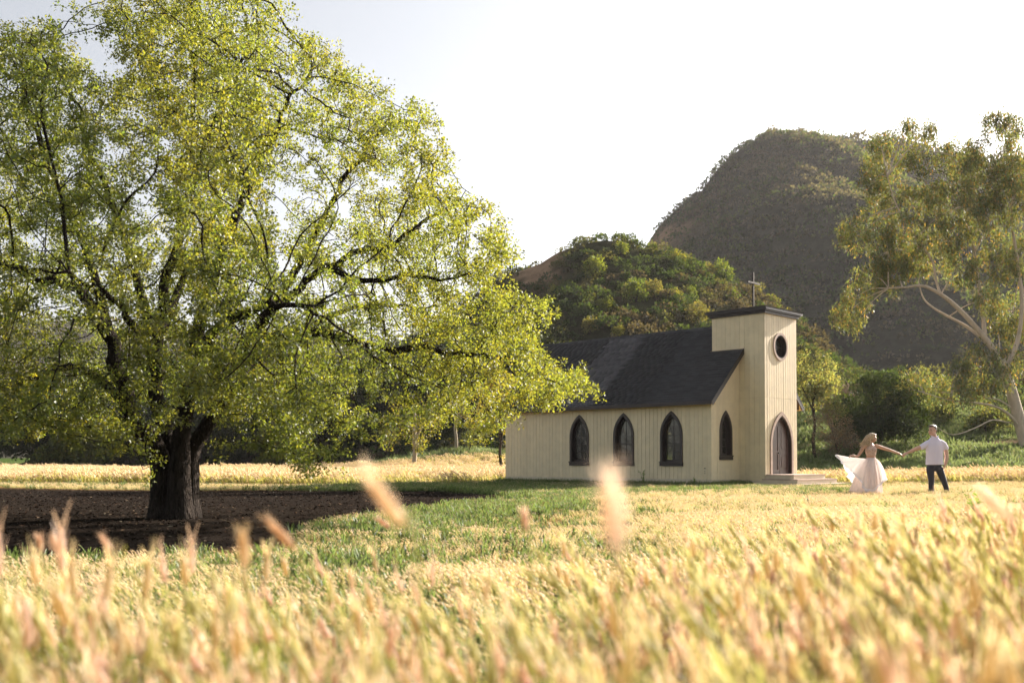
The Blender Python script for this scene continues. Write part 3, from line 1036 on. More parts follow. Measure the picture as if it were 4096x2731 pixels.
# ------------------------------------------------------------------ the big oak
def grow(limbs, attract, step, infl, kill, iters, rng):
    """space colonisation from the given limbs. returns pos, parent, radius(or 0), order of birth"""
    pos = []; par = []; rad = []
    for L in limbs:
        prev = -1 if L["parent"] is None else L["parent"]
        if callable(prev): prev = prev(pos)
        for p, r in zip(L["p"], L["r"]):
            pos.append(np.array(p)); par.append(prev); rad.append(r); prev = len(pos) - 1
    A = np.array(attract); alive = np.ones(len(A), bool)
    for it in range(iters):
        kd = kdtree.KDTree(len(pos))
        for i, p in enumerate(pos): kd.insert(p, i)
        kd.balance()
        acc = {}
        idx = np.nonzero(alive)[0]
        if len(idx) < 20: break
        for a in idx:
            co, i, d = kd.find(A[a])
            if d < kill: alive[a] = False; continue
            if d < infl:
                v = (A[a] - pos[i]) / d
                if i in acc: acc[i] += v
                else: acc[i] = v.copy()
        if not acc: break
        for i, v in acc.items():
            v = v / (np.linalg.norm(v) + 1e-9) + rng.normal(size=3) * 0.22
            if par[i] >= 0:
                q = pos[i] - pos[par[i]]; v = v + 0.25 * q / (np.linalg.norm(q) + 1e-9)
            v /= np.linalg.norm(v) + 1e-9
            pos.append(pos[i] + v * step); par.append(i); rad.append(0.0)
    return np.array(pos), np.array(par), np.array(rad)


def thin_radii(par, rad, tip, expo):
    n = len(par); cnt = np.zeros(n); kids = np.zeros(n, int)
    for i in range(n):
        if par[i] >= 0: kids[par[i]] += 1
    for i in range(n - 1, -1, -1):
        if cnt[i] == 0: cnt[i] = 1
        if par[i] >= 0: cnt[par[i]] += cnt[i]
    r = tip * cnt ** expo
    return np.where(rad > 0, rad, r), cnt


def skeleton_mesh(name, pos, par, rad, m, fixed, min_r=0.0):
    """tubes along chains of the grown skeleton (limbs given by hand are drawn separately)"""
    n = len(pos); kids = [[] for _ in range(n)]
    for i in range(n):
        if par[i] >= 0: kids[par[i]].append(i)
    g = Geo()
    starts = [(i, par[i]) for i in range(n) if not fixed[i] and (par[i] < 0 or fixed[par[i]])]
    while starts:
        i, p = starts.pop()
        chain = [p, i] if p >= 0 else [i]
        rr = [min(rad[i] * 1.15, rad[p]) if p >= 0 else rad[i], rad[i]][-len(chain):]
        while kids[i]:
            ks = sorted(kids[i], key=lambda k: -rad[k])
            for k in ks[1:]: starts.append((k, i))
            i = ks[0]; chain.append(i); rr.append(rad[i])
        if len(chain) < 2 or max(rr) < min_r: continue
        g.tube([pos[k] for k in chain], rr, 6 if max(rr) > 0.04 else (4 if max(rr) > 0.015 else 3), cap=False)
    return g.mesh(name, m, smooth=True, recalc=False)


def build_oak():
    rng = np.random.default_rng(5)
    B = P(705, 2060, 17.0); B.z = gz(B.x, B.y)
    oak = empty("oak_tree", B)
    tag(oak, "huge spreading oak with dark forked trunk and yellow-green spring leaves on the mulch", "tree")
    base = np.array(B)
    T = lambda px, py, Y: np.array(P(px, py, Y)) - base
    # limbs: list of (px, py, Y) with start and end radius
    defs = [
        # left stem and its long limb out of the picture
        ([(655, 2066, 16.9), (648, 1930, 16.9), (628, 1800, 16.9), (540, 1670, 16.7), (480, 1520, 16.4), (430, 1320, 16.2), (330, 1190, 16.0), (170, 1110, 15.9), (0, 1040, 15.8), (-250, 930, 15.6)], .26, .10),
        ([(685, 2066, 17.2), (680, 1900, 17.2), (668, 1760, 17.2), (620, 1560, 17.4), (625, 1330, 17.5), (690, 1050, 17.6), (755, 760, 17.4), (770, 450, 17.2), (745, 150, 17.0), (730, -150, 17.0)], .30, .045),
        ([(720, 2066, 16.75), (718, 1900, 16.75), (725, 1760, 16.75), (765, 1520, 16.5), (800, 1270, 16.2), (880, 980, 16.0), (985, 740, 15.9), (1070, 560, 15.8), (1160, 380, 15.7), (1230, 260, 15.6)], .31, .04),
        ([(755, 2066, 17.05), (760, 1920, 17.05), (778, 1780, 17.1), (890, 1590, 17.2), (1010, 1340, 17.3), (1140, 1185, 17.4), (1320, 1070, 17.5), (1500, 990, 17.6), (1680, 900, 17.8), (1830, 800, 18.0)], .27, .045),
        ([(1000, 1370, 17.3), (1130, 1340, 16.8), (1300, 1330, 16.3), (1500, 1385, 16.0), (1720, 1400, 15.9), (1900, 1430, 16.0), (2050, 1440, 16.2), (2170, 1480, 16.4), (2260, 1540, 16.5)], .15, .018),
        ([(600, 1770, 16.9), (500, 1620, 17.3), (330, 1480, 17.6), (150, 1500, 17.8), (0, 1540, 18.0), (-160, 1620, 18.2)], .15, .03),
        ([(630, 1450, 17.4), (560, 1180, 17.9), (470, 900, 18.3), (350, 600, 18.6), (270, 380, 18.7), (180, 160, 18.8)], .15, .022),
        ([(780, 1450, 16.4), (850, 1330, 14.8), (980, 1250, 13.6), (1150, 1230, 12.9), (1320, 1270, 12.5)], .15, .03),
        ([(640, 1500, 17.3), (600, 1400, 15.5), (520, 1280, 14.2), (400, 1150, 13.4), (260, 1080, 13.0)], .14, .03),
        ([(900, 1560, 17.2), (1010, 1450, 18.5), (1190, 1330, 19.8), (1400, 1240, 20.8), (1620, 1220, 21.5), (1820, 1250, 22.0)], .16, .03),
        ([(640, 1330, 17.5), (700, 1180, 18.8), (800, 950, 19.8), (920, 700, 20.4), (1020, 480, 20.8)], .13, .03),
        ([(1040, 1300, 17.3), (1200, 1040, 16.9), (1330, 800, 16.8), (1450, 600, 16.8), (1540, 480, 16.8)], .12, .022),
        ([(430, 1320, 16.2), (330, 980, 16.4), (200, 700, 16.6), (90, 450, 16.8), (20, 260, 16.9)], .12, .02),
        ([(765, 700, 17.4), (870, 420, 17.3), (960, 230, 17.2), (1010, 80, 17.2), (1030, -90, 17.2)], .07, .015),
        ([(765, 500, 17.2), (640, 300, 17.1), (540, 130, 17.0), (480, -40, 17.0)], .06, .015),
        ([(1100, 1345, 16.9), (1140, 1500, 15.8), (1165, 1650, 15.4), (1175, 1770, 15.2), (1195, 1850, 15.2), (1245, 1890, 15.2)], .035, .008),
        ([(520, 1640, 16.9), (555, 1720, 15.9), (550, 1790, 15.5), (555, 1850, 15.4)], .035, .008),
        ([(1320, 1070, 17.5), (1450, 1120, 17.0), (1640, 1100, 16.6), (1800, 1090, 16.4), (1930, 1060, 16.3)], .09, .015),
    ]
    limbs = []
    trunk = Geo()
    for k, (pts, r0, r1) in enumerate(defs):
        W = [T(*p) for p in pts]
        if k < 4:
            W[0][2] = -0.1
        C = catmull(W, 6)
        n = len(C)
        C = np.array(C)
        C[6:] += (np.stack([fbm(np.arange(n) * 0.35, np.full(n, 3.0 * k + q), 1.0, 50 + q, 2) for q in range(3)], 1)[6:] - 0.5) * 0.42 * np.linspace(0, 1, n - 6)[:, None]
        R = np.array([r0 * 0.60 * (1 - i / (n - 1)) ** (1.45 if k < 4 else 1.1) + r1 * 0.55 for i in range(n)])
        if k < 4:
            h = C[:, 2]
            R = R * (1 + 0.30 * np.exp(-np.clip(h, 0, 9) / 0.28))
        limbs.append(dict(p=C, r=R, parent=None))
        sides = 20 if k < 4 else 10
        ph = 7.0 * k
        def jit(i, kk, p, sides=sides, ph=ph):
            a = 2 * math.pi * kk / sides
            return 1 + 0.10 * mnoise.noise((math.cos(a) * 2.2 + ph, math.sin(a) * 2.2, p.z * 0.9)) + 0.05 * mnoise.noise((math.cos(a) * 6 + ph, math.sin(a) * 6, p.z * 2.0))
        if k < 4:
            # finer rings on the trunk so that the bark can be uneven
            trunk.tube(C, R, sides, jitter=jit)
        else:
            trunk.tube(C, R, sides, jitter=jit)
    trunk.obj("trunk", M_oak_bark, oak, smooth=True, recalc=False)
    # crown volume
    poly = np.array([(430, -330), (1050, -300), (1060, 40), (1150, 190), (1290, 130), (1350, 250), (1450, 280), (1540, 420), (1640, 400), (1760, 520), (1790, 620), (1740, 700),
                     (1960, 770), (2010, 880), (2040, 980), (2010, 1130), (2190, 1200), (2230, 1290), (2120, 1370), (2290, 1490), (2330, 1560), (2200, 1630), (2080, 1700), (1980, 1760),
                     (1880, 1690), (1740, 1730), (1560, 1760), (1400, 1690), (1290, 1790), (1180, 1770), (1080, 1640), (950, 1690), (870, 1600), (760, 1660), (600, 1560), (520, 1720),
                     (400, 1720), (250, 1690), (0, 1760), (-500, 1750), (-800, 1300), (-800, 500), (-300, 120), (-60, 120), (60, 60), (200, 70), (300, 240), (400, 340), (430, 150)])
    cand = rng.uniform((-800, -330), (2400, 1800), size=(60000, 2))
    cand = cand[in_poly(cand[:, 0], cand[:, 1], poly)]
    hx = np.clip(1 - ((cand[:, 0] - 650) / 1800) ** 2, 0.02, 1) ** 0.5
    hy = np.clip(1 - ((cand[:, 1] - 1150) / 1650) ** 2, 0.05, 1) ** 0.5
    t = rng.uniform(-1, 1, len(cand))
    half = 5.0 * hx * hy + 0.3
    Y = 17.2 + t * half
    # thin out the dark inside of the crown and leave ragged holes
    dens = fbm(cand[:, 0] * 0.0043 * 1.0, cand[:, 1] * 0.0043 + Y * 0.9, 0.9, 77, 2)
    inner = np.exp(-((cand[:, 0] - 720) / 420) ** 2 - ((cand[:, 1] - 1450) / 420) ** 2) * (np.abs(t) < 0.75)
    inner = inner * (t > -0.35)
    keep = (dens > 0.475 + 0.10 * inner) & (rng.random(len(cand)) < (0.35 + 0.65 * np.abs(t)) * (1 - 0.7 * inner))
    cand = cand[keep]; Y = Y[keep]
    sel = rng.permutation(len(cand))[:4900]
    A = np.stack([(cand[sel, 0] - 2048) / FPX * Y[sel], Y[sel], CAM_Z + (HOR - cand[sel, 1]) / FPX * Y[sel]], 1) - base
    ex = []
    for (ax, ay, aY, sx, sy, nn) in ((1190, 1770, 15.3, 50, 60, 60), (1220, 1870, 15.2, 40, 22, 30), (545, 1790, 15.5, 45, 45, 30), (800, 1500, 14.6, 150, 70, 110), (560, 1450, 14.4, 130, 110, 120), (1000, 1480, 14.2, 150, 110, 150)):
        for _ in range(nn): ex.append(np.array(P(ax + rng.normal() * sx, ay + rng.normal() * sy, aY + rng.normal() * .4)) - base)
    A = np.concatenate([A, np.array(ex)])
    pos, par, rad = grow(limbs, A, 0.20, 2.6, 0.29, 50, rng)
    nfix = sum(len(L["p"]) for L in limbs)
    fixed = np.zeros(len(pos), bool); fixed[:nfix] = True
    r, cnt = thin_radii(par, rad, 0.0065, 0.46)
    r = np.minimum(r, 0.085 + 1e9 * fixed)
    link("branches", skeleton_mesh("branches", pos, par, r, M_oak_bark, fixed), oak)
    # leaves in little bunches on the thin wood
    thin = np.nonzero((~fixed) & (cnt < 14))[0]
    tips = thin[cnt[thin] <= 2.0]
    sp = np.concatenate([np.repeat(thin, 2), np.repeat(tips, 2)])
    open_ = fbm(pos[sp, 0] + 40, pos[sp, 2] + pos[sp, 1] * .7, 1.5, 881, 2)
    sp = sp[rng.random(len(sp)) < np.clip((open_ - 0.25) * 5.0, 0.06, 0.97)]
    cen = pos[sp] + rng.normal(size=(len(sp), 3)) * np.array([0.13, 0.13, 0.11])
    per = 10
    idx = np.repeat(np.arange(len(sp)), rng.integers(10, 46, len(sp)))
    d = unit(rng.normal(size=(len(idx), 3)))
    Cc = cen[idx] + d * (0.015 + 0.085 * rng.random(len(idx)) ** 0.9)[:, None]
    D = d + rng.normal(size=d.shape) * 0.5 + np.array([0, 0, -0.1])
    tone = (0.8 + 0.4 * rng.random(len(sp)))[idx][:, None]
    hue = vnoise(cen[:, 0], cen[:, 2] + cen[:, 1], 1.1, 3)[idx][:, None]
    colr = vary((0.106, 0.142, 0.038), len(idx), rng, 0.18, 0.10) * tone * (1 - hue) + vary((0.152, 0.154, 0.032), len(idx), rng, 0.18, 0.10) * tone * hue
    print("oak nodes", len(pos), "leaves", len(idx))
    crown = link("crown", leaf_mesh("crown", Cc, D, rng.uniform(0.030, 0.066, len(idx)), rng.uniform(0.020, 0.038, len(idx)), colr, M_oak_leaf, rng, 0.2), oak)
    tag(crown, kind="stuff")
    # bare twigs hanging below the crown
    g = Geo()
    for _ in range(60):
        k = int(rng.choice(thin)); p = pos[k].copy(); pts = [p.copy()]
        v = np.array([rng.normal() * .3, rng.normal() * .3, -0.6])
        for s in range(6):
            v = v + rng.normal(size=3) * 0.3; v[2] -= 0.05; p = p + v / np.linalg.norm(v) * 0.13; pts.append(p.copy())
        g.tube(pts, np.linspace(0.009, 0.003, 7), 3, cap=False)
    tag(g.obj("hanging_twigs", M_oak_bark, oak, recalc=False), kind="stuff")
    return oak
oak = build_oak()
# ------------------------------------------------------------------ other trees and shrubs
def make_tree(name, label, cat, loc, blobs, trunk_h, trunk_r, col, n_puff, puff_r, per, leaf, m=None, bark_m=None, group=None, seed=1, lean=0.0, amt=0.25, limbs=6, up=0.25):
    """trunk, limbs reaching into the crown, and a crown of leafy clumps. blobs: (dx, dy, z, rx, ry, rz)"""
    rng = np.random.default_rng(seed)
    m = m or M_leaf; bark_m = bark_m or M_dark_bark
    x, y = loc[0], loc[1]
    z = loc[2] if len(loc) > 2 else gz(x, y)
    root = empty(name, (x, y, z - 0.05))
    tag(root, label, cat, group)
    pcs = []; prs = []
    vol = np.array([b[3] * b[4] * b[5] for b in blobs]) ** (2 / 3); vol = vol / vol.sum()
    for b, w in zip(blobs, vol):
        c, r = puffs(b[:3], b[3:], max(4, int(n_puff * w)), puff_r, rng)
        pcs.append(c); prs.append(r)
    pc = np.concatenate(pcs); pr = np.concatenate(prs)
    pc[:, 2] = np.maximum(pc[:, 2], pr * 0.5)
    C, D, idx = puff_leaves(pc, pr, per, rng, up=up)
    tone = (0.72 + 0.56 * rng.random(len(pc)))[idx][:, None]
    colr = vary(col, len(C), rng, amt, 0.12) * tone
    g = Geo()
    top = np.array([lean, 0.0, trunk_h])
    n = 7
    pts = [np.array([lean * (i / n) ** 1.5 + 0.06 * math.sin(i * 1.7 + seed), 0.05 * math.cos(i * 2.1 + seed), trunk_h * i / n - (0.1 if i == 0 else 0)]) for i in range(n + 1)]
    rad = [trunk_r * (1.25 if i == 0 else 1 - 0.45 * i / n) for i in range(n + 1)]
    g.tube(pts, rad, 9)
    for k in range(limbs):
        t = pc[int(rng.integers(len(pc)))]
        s = pts[int(rng.integers(3, n + 1))]
        mid = (s + t) / 2 + np.array([0, 0, 0.12 * np.linalg.norm(t - s)]) + rng.normal(size=3) * 0.08 * np.linalg.norm(t - s)
        cc = catmull([s, mid, t], 4)
        g.tube(cc, np.linspace(trunk_r * 0.45, trunk_r * 0.08, len(cc)), 5, cap=False)
    g.obj("trunk", bark_m, root, smooth=True, recalc=False)
    if callable(leaf): leaf = leaf(rng)
    cr = link("crown", leaf_mesh("crown", C, D, leaf * rng.uniform(0.7, 1.3, len(C)), leaf * 0.62 * rng.uniform(0.7, 1.2, len(C)), colr, m, rng), root)
    tag(cr, kind="stuff")
    return root


# the dark wood behind the left field
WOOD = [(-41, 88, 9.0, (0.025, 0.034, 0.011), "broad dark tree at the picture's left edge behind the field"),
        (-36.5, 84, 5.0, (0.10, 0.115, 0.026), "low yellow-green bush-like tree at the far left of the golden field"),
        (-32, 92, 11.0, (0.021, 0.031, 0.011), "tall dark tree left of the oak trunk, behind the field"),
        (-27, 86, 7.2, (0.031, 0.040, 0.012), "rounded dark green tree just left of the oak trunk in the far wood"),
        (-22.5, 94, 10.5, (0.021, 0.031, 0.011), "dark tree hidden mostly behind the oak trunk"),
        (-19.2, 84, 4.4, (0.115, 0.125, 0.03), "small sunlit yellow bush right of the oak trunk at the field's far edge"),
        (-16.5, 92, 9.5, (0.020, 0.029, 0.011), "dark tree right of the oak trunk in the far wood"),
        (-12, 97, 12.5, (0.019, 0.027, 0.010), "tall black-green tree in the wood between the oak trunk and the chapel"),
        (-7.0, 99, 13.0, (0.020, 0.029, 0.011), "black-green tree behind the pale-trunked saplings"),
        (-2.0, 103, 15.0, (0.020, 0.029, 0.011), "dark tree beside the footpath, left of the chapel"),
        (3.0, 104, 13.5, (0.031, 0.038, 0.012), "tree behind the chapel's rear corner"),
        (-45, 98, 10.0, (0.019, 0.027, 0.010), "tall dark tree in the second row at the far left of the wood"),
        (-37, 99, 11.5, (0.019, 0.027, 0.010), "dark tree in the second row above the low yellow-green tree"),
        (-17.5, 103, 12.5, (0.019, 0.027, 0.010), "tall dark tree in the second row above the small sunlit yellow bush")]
for k, (x, y, h, c, lab) in enumerate(WOOD):
    rx = h * 0.42
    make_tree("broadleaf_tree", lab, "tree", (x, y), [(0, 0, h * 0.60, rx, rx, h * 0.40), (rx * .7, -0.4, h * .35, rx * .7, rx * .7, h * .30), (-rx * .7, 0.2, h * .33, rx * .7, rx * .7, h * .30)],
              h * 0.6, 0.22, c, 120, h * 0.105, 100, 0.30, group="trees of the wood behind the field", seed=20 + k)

# two pale-trunked saplings in front of the wood
make_tree("sapling_tree", "young pale-trunked tree with thin yellow leaves, left of the two before the wood", "tree", (-7.45, 76.0),
          [(0, 0, 3.6, 2.6, 1.8, 1.5), (-1.3, 0, 2.4, 1.6, 1.2, 0.9), (1.1, 0, 1.9, 1.2, 1.0, 0.8)], 4.4, 0.19, (0.16, 0.15, 0.035), 44, 0.55, 38, 0.20, bark_m=M_pale_bark, seed=61, limbs=12,
          group="pale-trunked saplings")
make_tree("sapling_tree", "young pale-trunked tree on the grassy mound, right of the two before the wood", "tree", (-4.75, 84.0),
          [(0, 0, 4.2, 2.6, 1.8, 1.4), (1.6, 0, 3.2, 1.4, 1.2, 0.8)], 4.6, 0.16, (0.15, 0.13, 0.04), 30, 0.5, 30, 0.20, bark_m=M_pale_bark, seed=62, limbs=14,
          group="pale-trunked saplings")
make_tree("shrub", "small leafy shrub at the foot of the right-hand pale sapling", "shrub", (-3.5, 83.0), [(0, 0, 1.1, 1.0, 0.8, 0.9)], 1.0, 0.05, (0.10, 0.11, 0.04), 18, 0.35, 40, 0.16, seed=63)
make_tree("broadleaf_tree", "sunlit yellow-leaved tree against the dark wood at the chapel's rear corner", "tree", (-0.8, 70.0),
          [(0, 0, 5.6, 1.7, 1.6, 1.5), (-1.0, 0, 3.3, 1.4, 1.2, 0.9), (0.7, 0, 1.6, 0.9, 0.9, 1.0)], 5.0, 0.12, (0.20, 0.17, 0.035), 40, 0.5, 55, 0.19, seed=64)

# right of the church
make_tree("pale_tree", "pale yellow-green tree rising right behind the bell tower", "tree", (17.6, 58.0),
          [(0, 0, 4.6, 1.45, 1.4, 2.0), (0.5, 0, 3.2, 1.0, 1.0, 1.2)], 4.0, 0.10, (0.17, 0.17, 0.085), 60, 0.45, 90, 0.15, seed=71, amt=.2)
make_tree("pale_shrub", "grey-lilac leafless-looking shrub below the pale tree by the tower", "shrub", (18.6, 57.0),
          [(0, 0, 1.6, 1.5, 1.1, 1.3), (0.3, 0, 0.8, 1.3, 1.0, 0.8)], 1.2, 0.06, (0.17, 0.125, 0.11), 44, 0.38, 85, 0.10, m=M_scrub_leaf, seed=72, amt=.2)
make_tree("oak_bush", "big dense dark green round bush on the slope behind the woman", "bush", (22.2, 60.0),
          [(0, 0, 2.3, 2.5, 2.0, 2.2), (-0.9, -0.2, 1.7, 1.9, 1.6, 1.7), (1.2, 0, 1.4, 1.6, 1.6, 1.5)], 2.0, 0.16, (0.032, 0.046, 0.017), 130, 0.55, 150, 0.15, seed=73, amt=.2)
SCRUB = [(28.6, 70, 2.2, (0.075, 0.085, 0.035), "grey-green scrub bush on the slope right of the big dark bush"),
         (31.4, 66, 1.7, (0.09, 0.095, 0.04), "low olive scrub bush behind the man"),
         (34.5, 71, 2.6, (0.05, 0.06, 0.03), "dark scrub bush under the eucalyptus foliage"),
         (33.2, 62, 1.5, (0.08, 0.085, 0.04), "low scrub bush near the eucalyptus trunk"),
         (25.8, 76, 2.8, (0.05, 0.062, 0.026), "dark green shrub above the big round bush"),
         (16.5, 74, 2.2, (0.10, 0.085, 0.065), "grey-brown shrub on the slope right of the tower")]
for k, (x, y, h, c, lab) in enumerate(SCRUB):
    make_tree("scrub_bush", lab, "bush", (x, y), [(0, 0, h * .55, h * .8, h * .7, h * .5), (h * .5, 0, h * .35, h * .5, h * .5, h * .35)], h * .5, 0.06, c, 40, h * .2, 70, 0.17, m=M_scrub_leaf, seed=80 + k, amt=.22,
              group="scrub bushes on the slope")


def twig_shrub(name, label, loc, h, w, m, seed, n=70):
    """leafless shrub: a fountain of fine branching twigs"""
    rng = np.random.default_rng(seed)
    root = empty(name, (loc[0], loc[1], gz(*loc) - 0.05)); tag(root, label, "shrub")
    st = Geo(); tw = Geo()
    for k in range(n):
        a = rng.uniform(0, 2 * math.pi); r = rng.random() ** 0.6 * w
        end = np.array([math.cos(a) * r, math.sin(a) * r * 0.7, h * rng.uniform(0.5, 1.0)])
        mid = end * np.array([0.45, 0.45, 0.62]) + rng.normal(size=3) * 0.12
        cc = catmull([np.array([0, 0, 0.0]) + rng.normal(size=3) * [.15, .12, 0], mid, end, end + np.array([math.cos(a) * .3, 0, -0.25 * rng.random()])], 4)
        st.tube(cc, np.linspace(0.030, 0.008, len(cc)), 4, cap=False)
        for q in range(9):
            s = cc[int(rng.integers(5, len(cc)))]
            d = rng.normal(size=3); d[2] -= 0.35; d = d / np.linalg.norm(d) * rng.uniform(0.25, 0.6)
            tw.tube([s, s + d * .55 + rng.normal(size=3) * .04, s + d], [0.012, 0.008, 0.004], 3, cap=False)
    st.obj("stems", m, root, recalc=False); tag(tw.obj("twigs", m, root, recalc=False), kind="stuff")
    return root
M_dry_twig = paint("dry_twig", (0.26, 0.17, 0.125), 0.25, 0.9)
twig_shrub("bare_shrub", "bare brown twiggy shrub between the pale tree and the dark round bush", (21.0, 64.5), 3.6, 1.6, M_dry_twig, 91)


# ------------------------------------------------------------------ eucalyptus
def build_eucalyptus():
    rng = np.random.default_rng(17)
    D0 = 60.0; K = 60.0 / 44.0
    B = P(4125, 1900, D0); B.z = gz(B.x, B.y)
    root = empty("eucalyptus_tree", B)
    tag(root, "tall eucalyptus with smooth pale leaning trunk and drooping olive foliage at the right edge", "tree")
    base = np.array(B); T = lambda px, py, dy=0.0: np.array(P(px, py, D0 + dy)) - base
    defs = [([(4130, 1925, 0), (4108, 1800, 0), (4078, 1680, 0), (4052, 1580, 0), (4028, 1500, 0), (4005, 1440, 0)], .48, .36, 14),
            ([(4005, 1450, 0), (3960, 1370, -.1), (3880, 1275, -.3), (3810, 1205, -.5), (3745, 1160, -.7), (3690, 1140, -.9), (3630, 1146, -1.0), (3560, 1150, -1.1)], .24, .05, 10),
            ([(3990, 1420, .1), (3950, 1370, .4), (3880, 1310, .7), (3800, 1265, 1.0), (3740, 1230, 1.3), (3700, 1190, 1.5), (3680, 1120, 1.6)], .17, .04, 9),
            ([(3945, 1345, 0), (3935, 1230, .2), (3920, 1120, .4), (3905, 1000, .6), (3880, 880, .8), (3860, 740, 1.0), (3830, 620, 1.2)], .17, .05, 9),
            ([(4018, 1490, 0), (4062, 1400, -.2), (4085, 1320, -.3), (4095, 1200, -.4), (4080, 1040, -.6), (4060, 880, -.8), (4070, 700, -1.0), (4050, 540, -1.2)], .20, .05, 9),
            ([(3770, 1180, -.6), (3750, 1110, -.7), (3740, 1050, -.8), (3700, 980, -.8), (3640, 900, -.8), (3590, 800, -.8), (3560, 700, -.8)], .11, .03, 8),
            ([(4085, 1720, 0), (4040, 1660, -.5), (3980, 1625, -.9), (3900, 1610, -1.2), (3800, 1600, -1.4), (3700, 1570, -1.6)], .13, .03, 8),
            ([(4060, 1640, 0), (4000, 1600, -.6), (3940, 1590, -1.0)], .08, .03, 7),
            ([(4040, 1690, -.3), (3970, 1680, -.8), (3900, 1712, -1.2), (3820, 1738, -1.4), (3770, 1722, -1.5), (3735, 1690, -1.6)], .06, .012, 6),
            ([(3905, 1010, .6), (3960, 900, .4), (4000, 780, .2), (3990, 650, 0)], .09, .03, 7)]
    g = Geo(); starts = []
    for pts, r0, r1, sides in defs:
        C = catmull([T(*p) for p in pts], 5); n = len(C)
        R = [(r0 * (1 - i / (n - 1)) + r1 * i / (n - 1)) for i in range(n)]
        R = [q * 0.58 * K for q in R]
        g.tube(C, R, sides, jitter=lambda i, k, p: 1 + 0.07 * mnoise.noise((k * 1.3, p.z * 1.5, 4)))
        starts += C[n // 2:]
    g.obj("trunk", M_euc_bark, root, smooth=True, recalc=False)
    S = np.array(starts)
    clumps = [(3560, 640, 95), (3530, 560, 55), (3700, 610, 95), (3640, 520, 55), (3740, 500, 40), (3560, 800, 110), (3500, 720, 70), (3450, 930, 75), (3385, 930, 35), (3620, 930, 100), (3560, 1000, 80),
              (3840, 620, 110), (3910, 700, 150), (4000, 620, 130), (4060, 500, 80), (3990, 480, 50), (3820, 830, 120), (3950, 880, 120), (3720, 780, 90), (3720, 1000, 110), (3800, 960, 90), (4060, 800, 110),
              (3500, 1110, 85), (3420, 1190, 70), (3370, 1270, 45), (3430, 1290, 45), (3580, 1090, 80), (3650, 1060, 70), (3850, 1080, 70), (4000, 1060, 110), (4060, 1250, 95), (3960, 1200, 60),
              (4000, 1330, 60), (3930, 1440, 80), (4000, 1500, 60), (3840, 1480, 45), (3660, 1545, 75), (3590, 1580, 60), (3740, 1570, 70), (3830, 1560, 65), (3930, 1560, 60), (4060, 1430, 60),
              (4110, 1000, 120), (4130, 700, 120), (4130, 1300, 80)]
    px2m = D0 / FPX
    SP = []; TW = Geo()
    for (cx_, cy_, r) in clumps:
        c0 = T(cx_, cy_, rng.uniform(-2.4, 2.4)); R = r * px2m * 0.92
        n = int(21 * (r / 80) ** 2) + 6
        d = unit(rng.normal(size=(n, 3))); rr = (0.35 + 0.65 * rng.random(n) ** 0.5)[:, None]
        pts = c0 + d * rr * R * np.array([1, 1.1, 0.95])
        s = S[np.argmin(np.linalg.norm(S - c0, axis=1))]
        mid = (s + c0) / 2 + np.array([0, 0, 0.25])
        cc = catmull([s, mid, c0], 4); TW.tube(cc, np.linspace(0.045, 0.018, len(cc)), 5, cap=False)
        for p in pts[::2]:
            TW.tube([c0 + (p - c0) * 0.1, (c0 + p) / 2 + np.array([0, 0, .1]), p], [0.011, 0.007, 0.004], 3, cap=False)
        SP.append(pts)
    SP = np.concatenate(SP)
    TW.obj("branches", M_euc_bark, root, recalc=False)
    cnt = rng.integers(22, 80, len(SP)); idx = np.repeat(np.arange(len(SP)), cnt)
    C = SP[idx] + rng.normal(size=(len(idx), 3)) * np.array([0.115, 0.115, 0.19]) * K
    D = np.stack([rng.normal(size=len(idx)) * 0.45, rng.normal(size=len(idx)) * 0.45, -np.abs(rng.normal(size=len(idx)) * 0.5 + 0.8)], 1)
    tone = (0.75 + 0.5 * rng.random(len(SP)))[idx][:, None]
    col = vary((0.080, 0.096, 0.040), len(idx), rng, 0.22, 0.12) * tone
    warm = rng.random(len(idx)) < 0.12
    col[warm] = vary((0.20, 0.14, 0.05), int(warm.sum()), rng, 0.2)
    cr = link("crown", leaf_mesh("crown", C, D, rng.uniform(0.14, 0.28, len(idx)), rng.uniform(0.045, 0.08, len(idx)), col, M_euc_leaf, rng, 0.15), root)
    tag(cr, kind="stuff")
    print("euc leaves", len(idx))
build_eucalyptus()


# ------------------------------------------------------------------ chaparral on the hills
def shrub_leaves(cx_, cy_, cz_, R, per, leaf, cols, rng, squash=0.8):
    """leaf clumps of many shrubs at once -> arrays"""
    n = len(cx_)
    cnt = np.maximum(6, per * (R / R.mean()) ** 1.6).astype(int)
    idx = np.repeat(np.arange(n), cnt)
    d = unit(rng.normal(size=(len(idx), 3))); d[:, 2] = np.abs(d[:, 2]) * 1.1 - 0.15
    wob = 0.7 + 0.6 * vnoise(d[:, 0] * 2.1 + idx * 3.7, d[:, 1] * 2.1 + d[:, 2] * 1.7, 0.7, 5)
    C = np.stack([cx_[idx], cy_[idx], cz_[idx]], 1) + d * (R[idx] * wob * (0.75 + 0.3 * rng.random(len(idx))))[:, None] * np.array([1, 1, squash])
    D = d + rng.normal(size=d.shape) * 0.8 + np.array([0, 0, 0.35])
    col = vary((1, 1, 1), len(idx), rng, 0.2, 0.08) * cols[idx]
    L = leaf * rng.uniform(0.7, 1.4, len(idx))
    return C, D, L, np.clip(col, 0.004, 0.6)


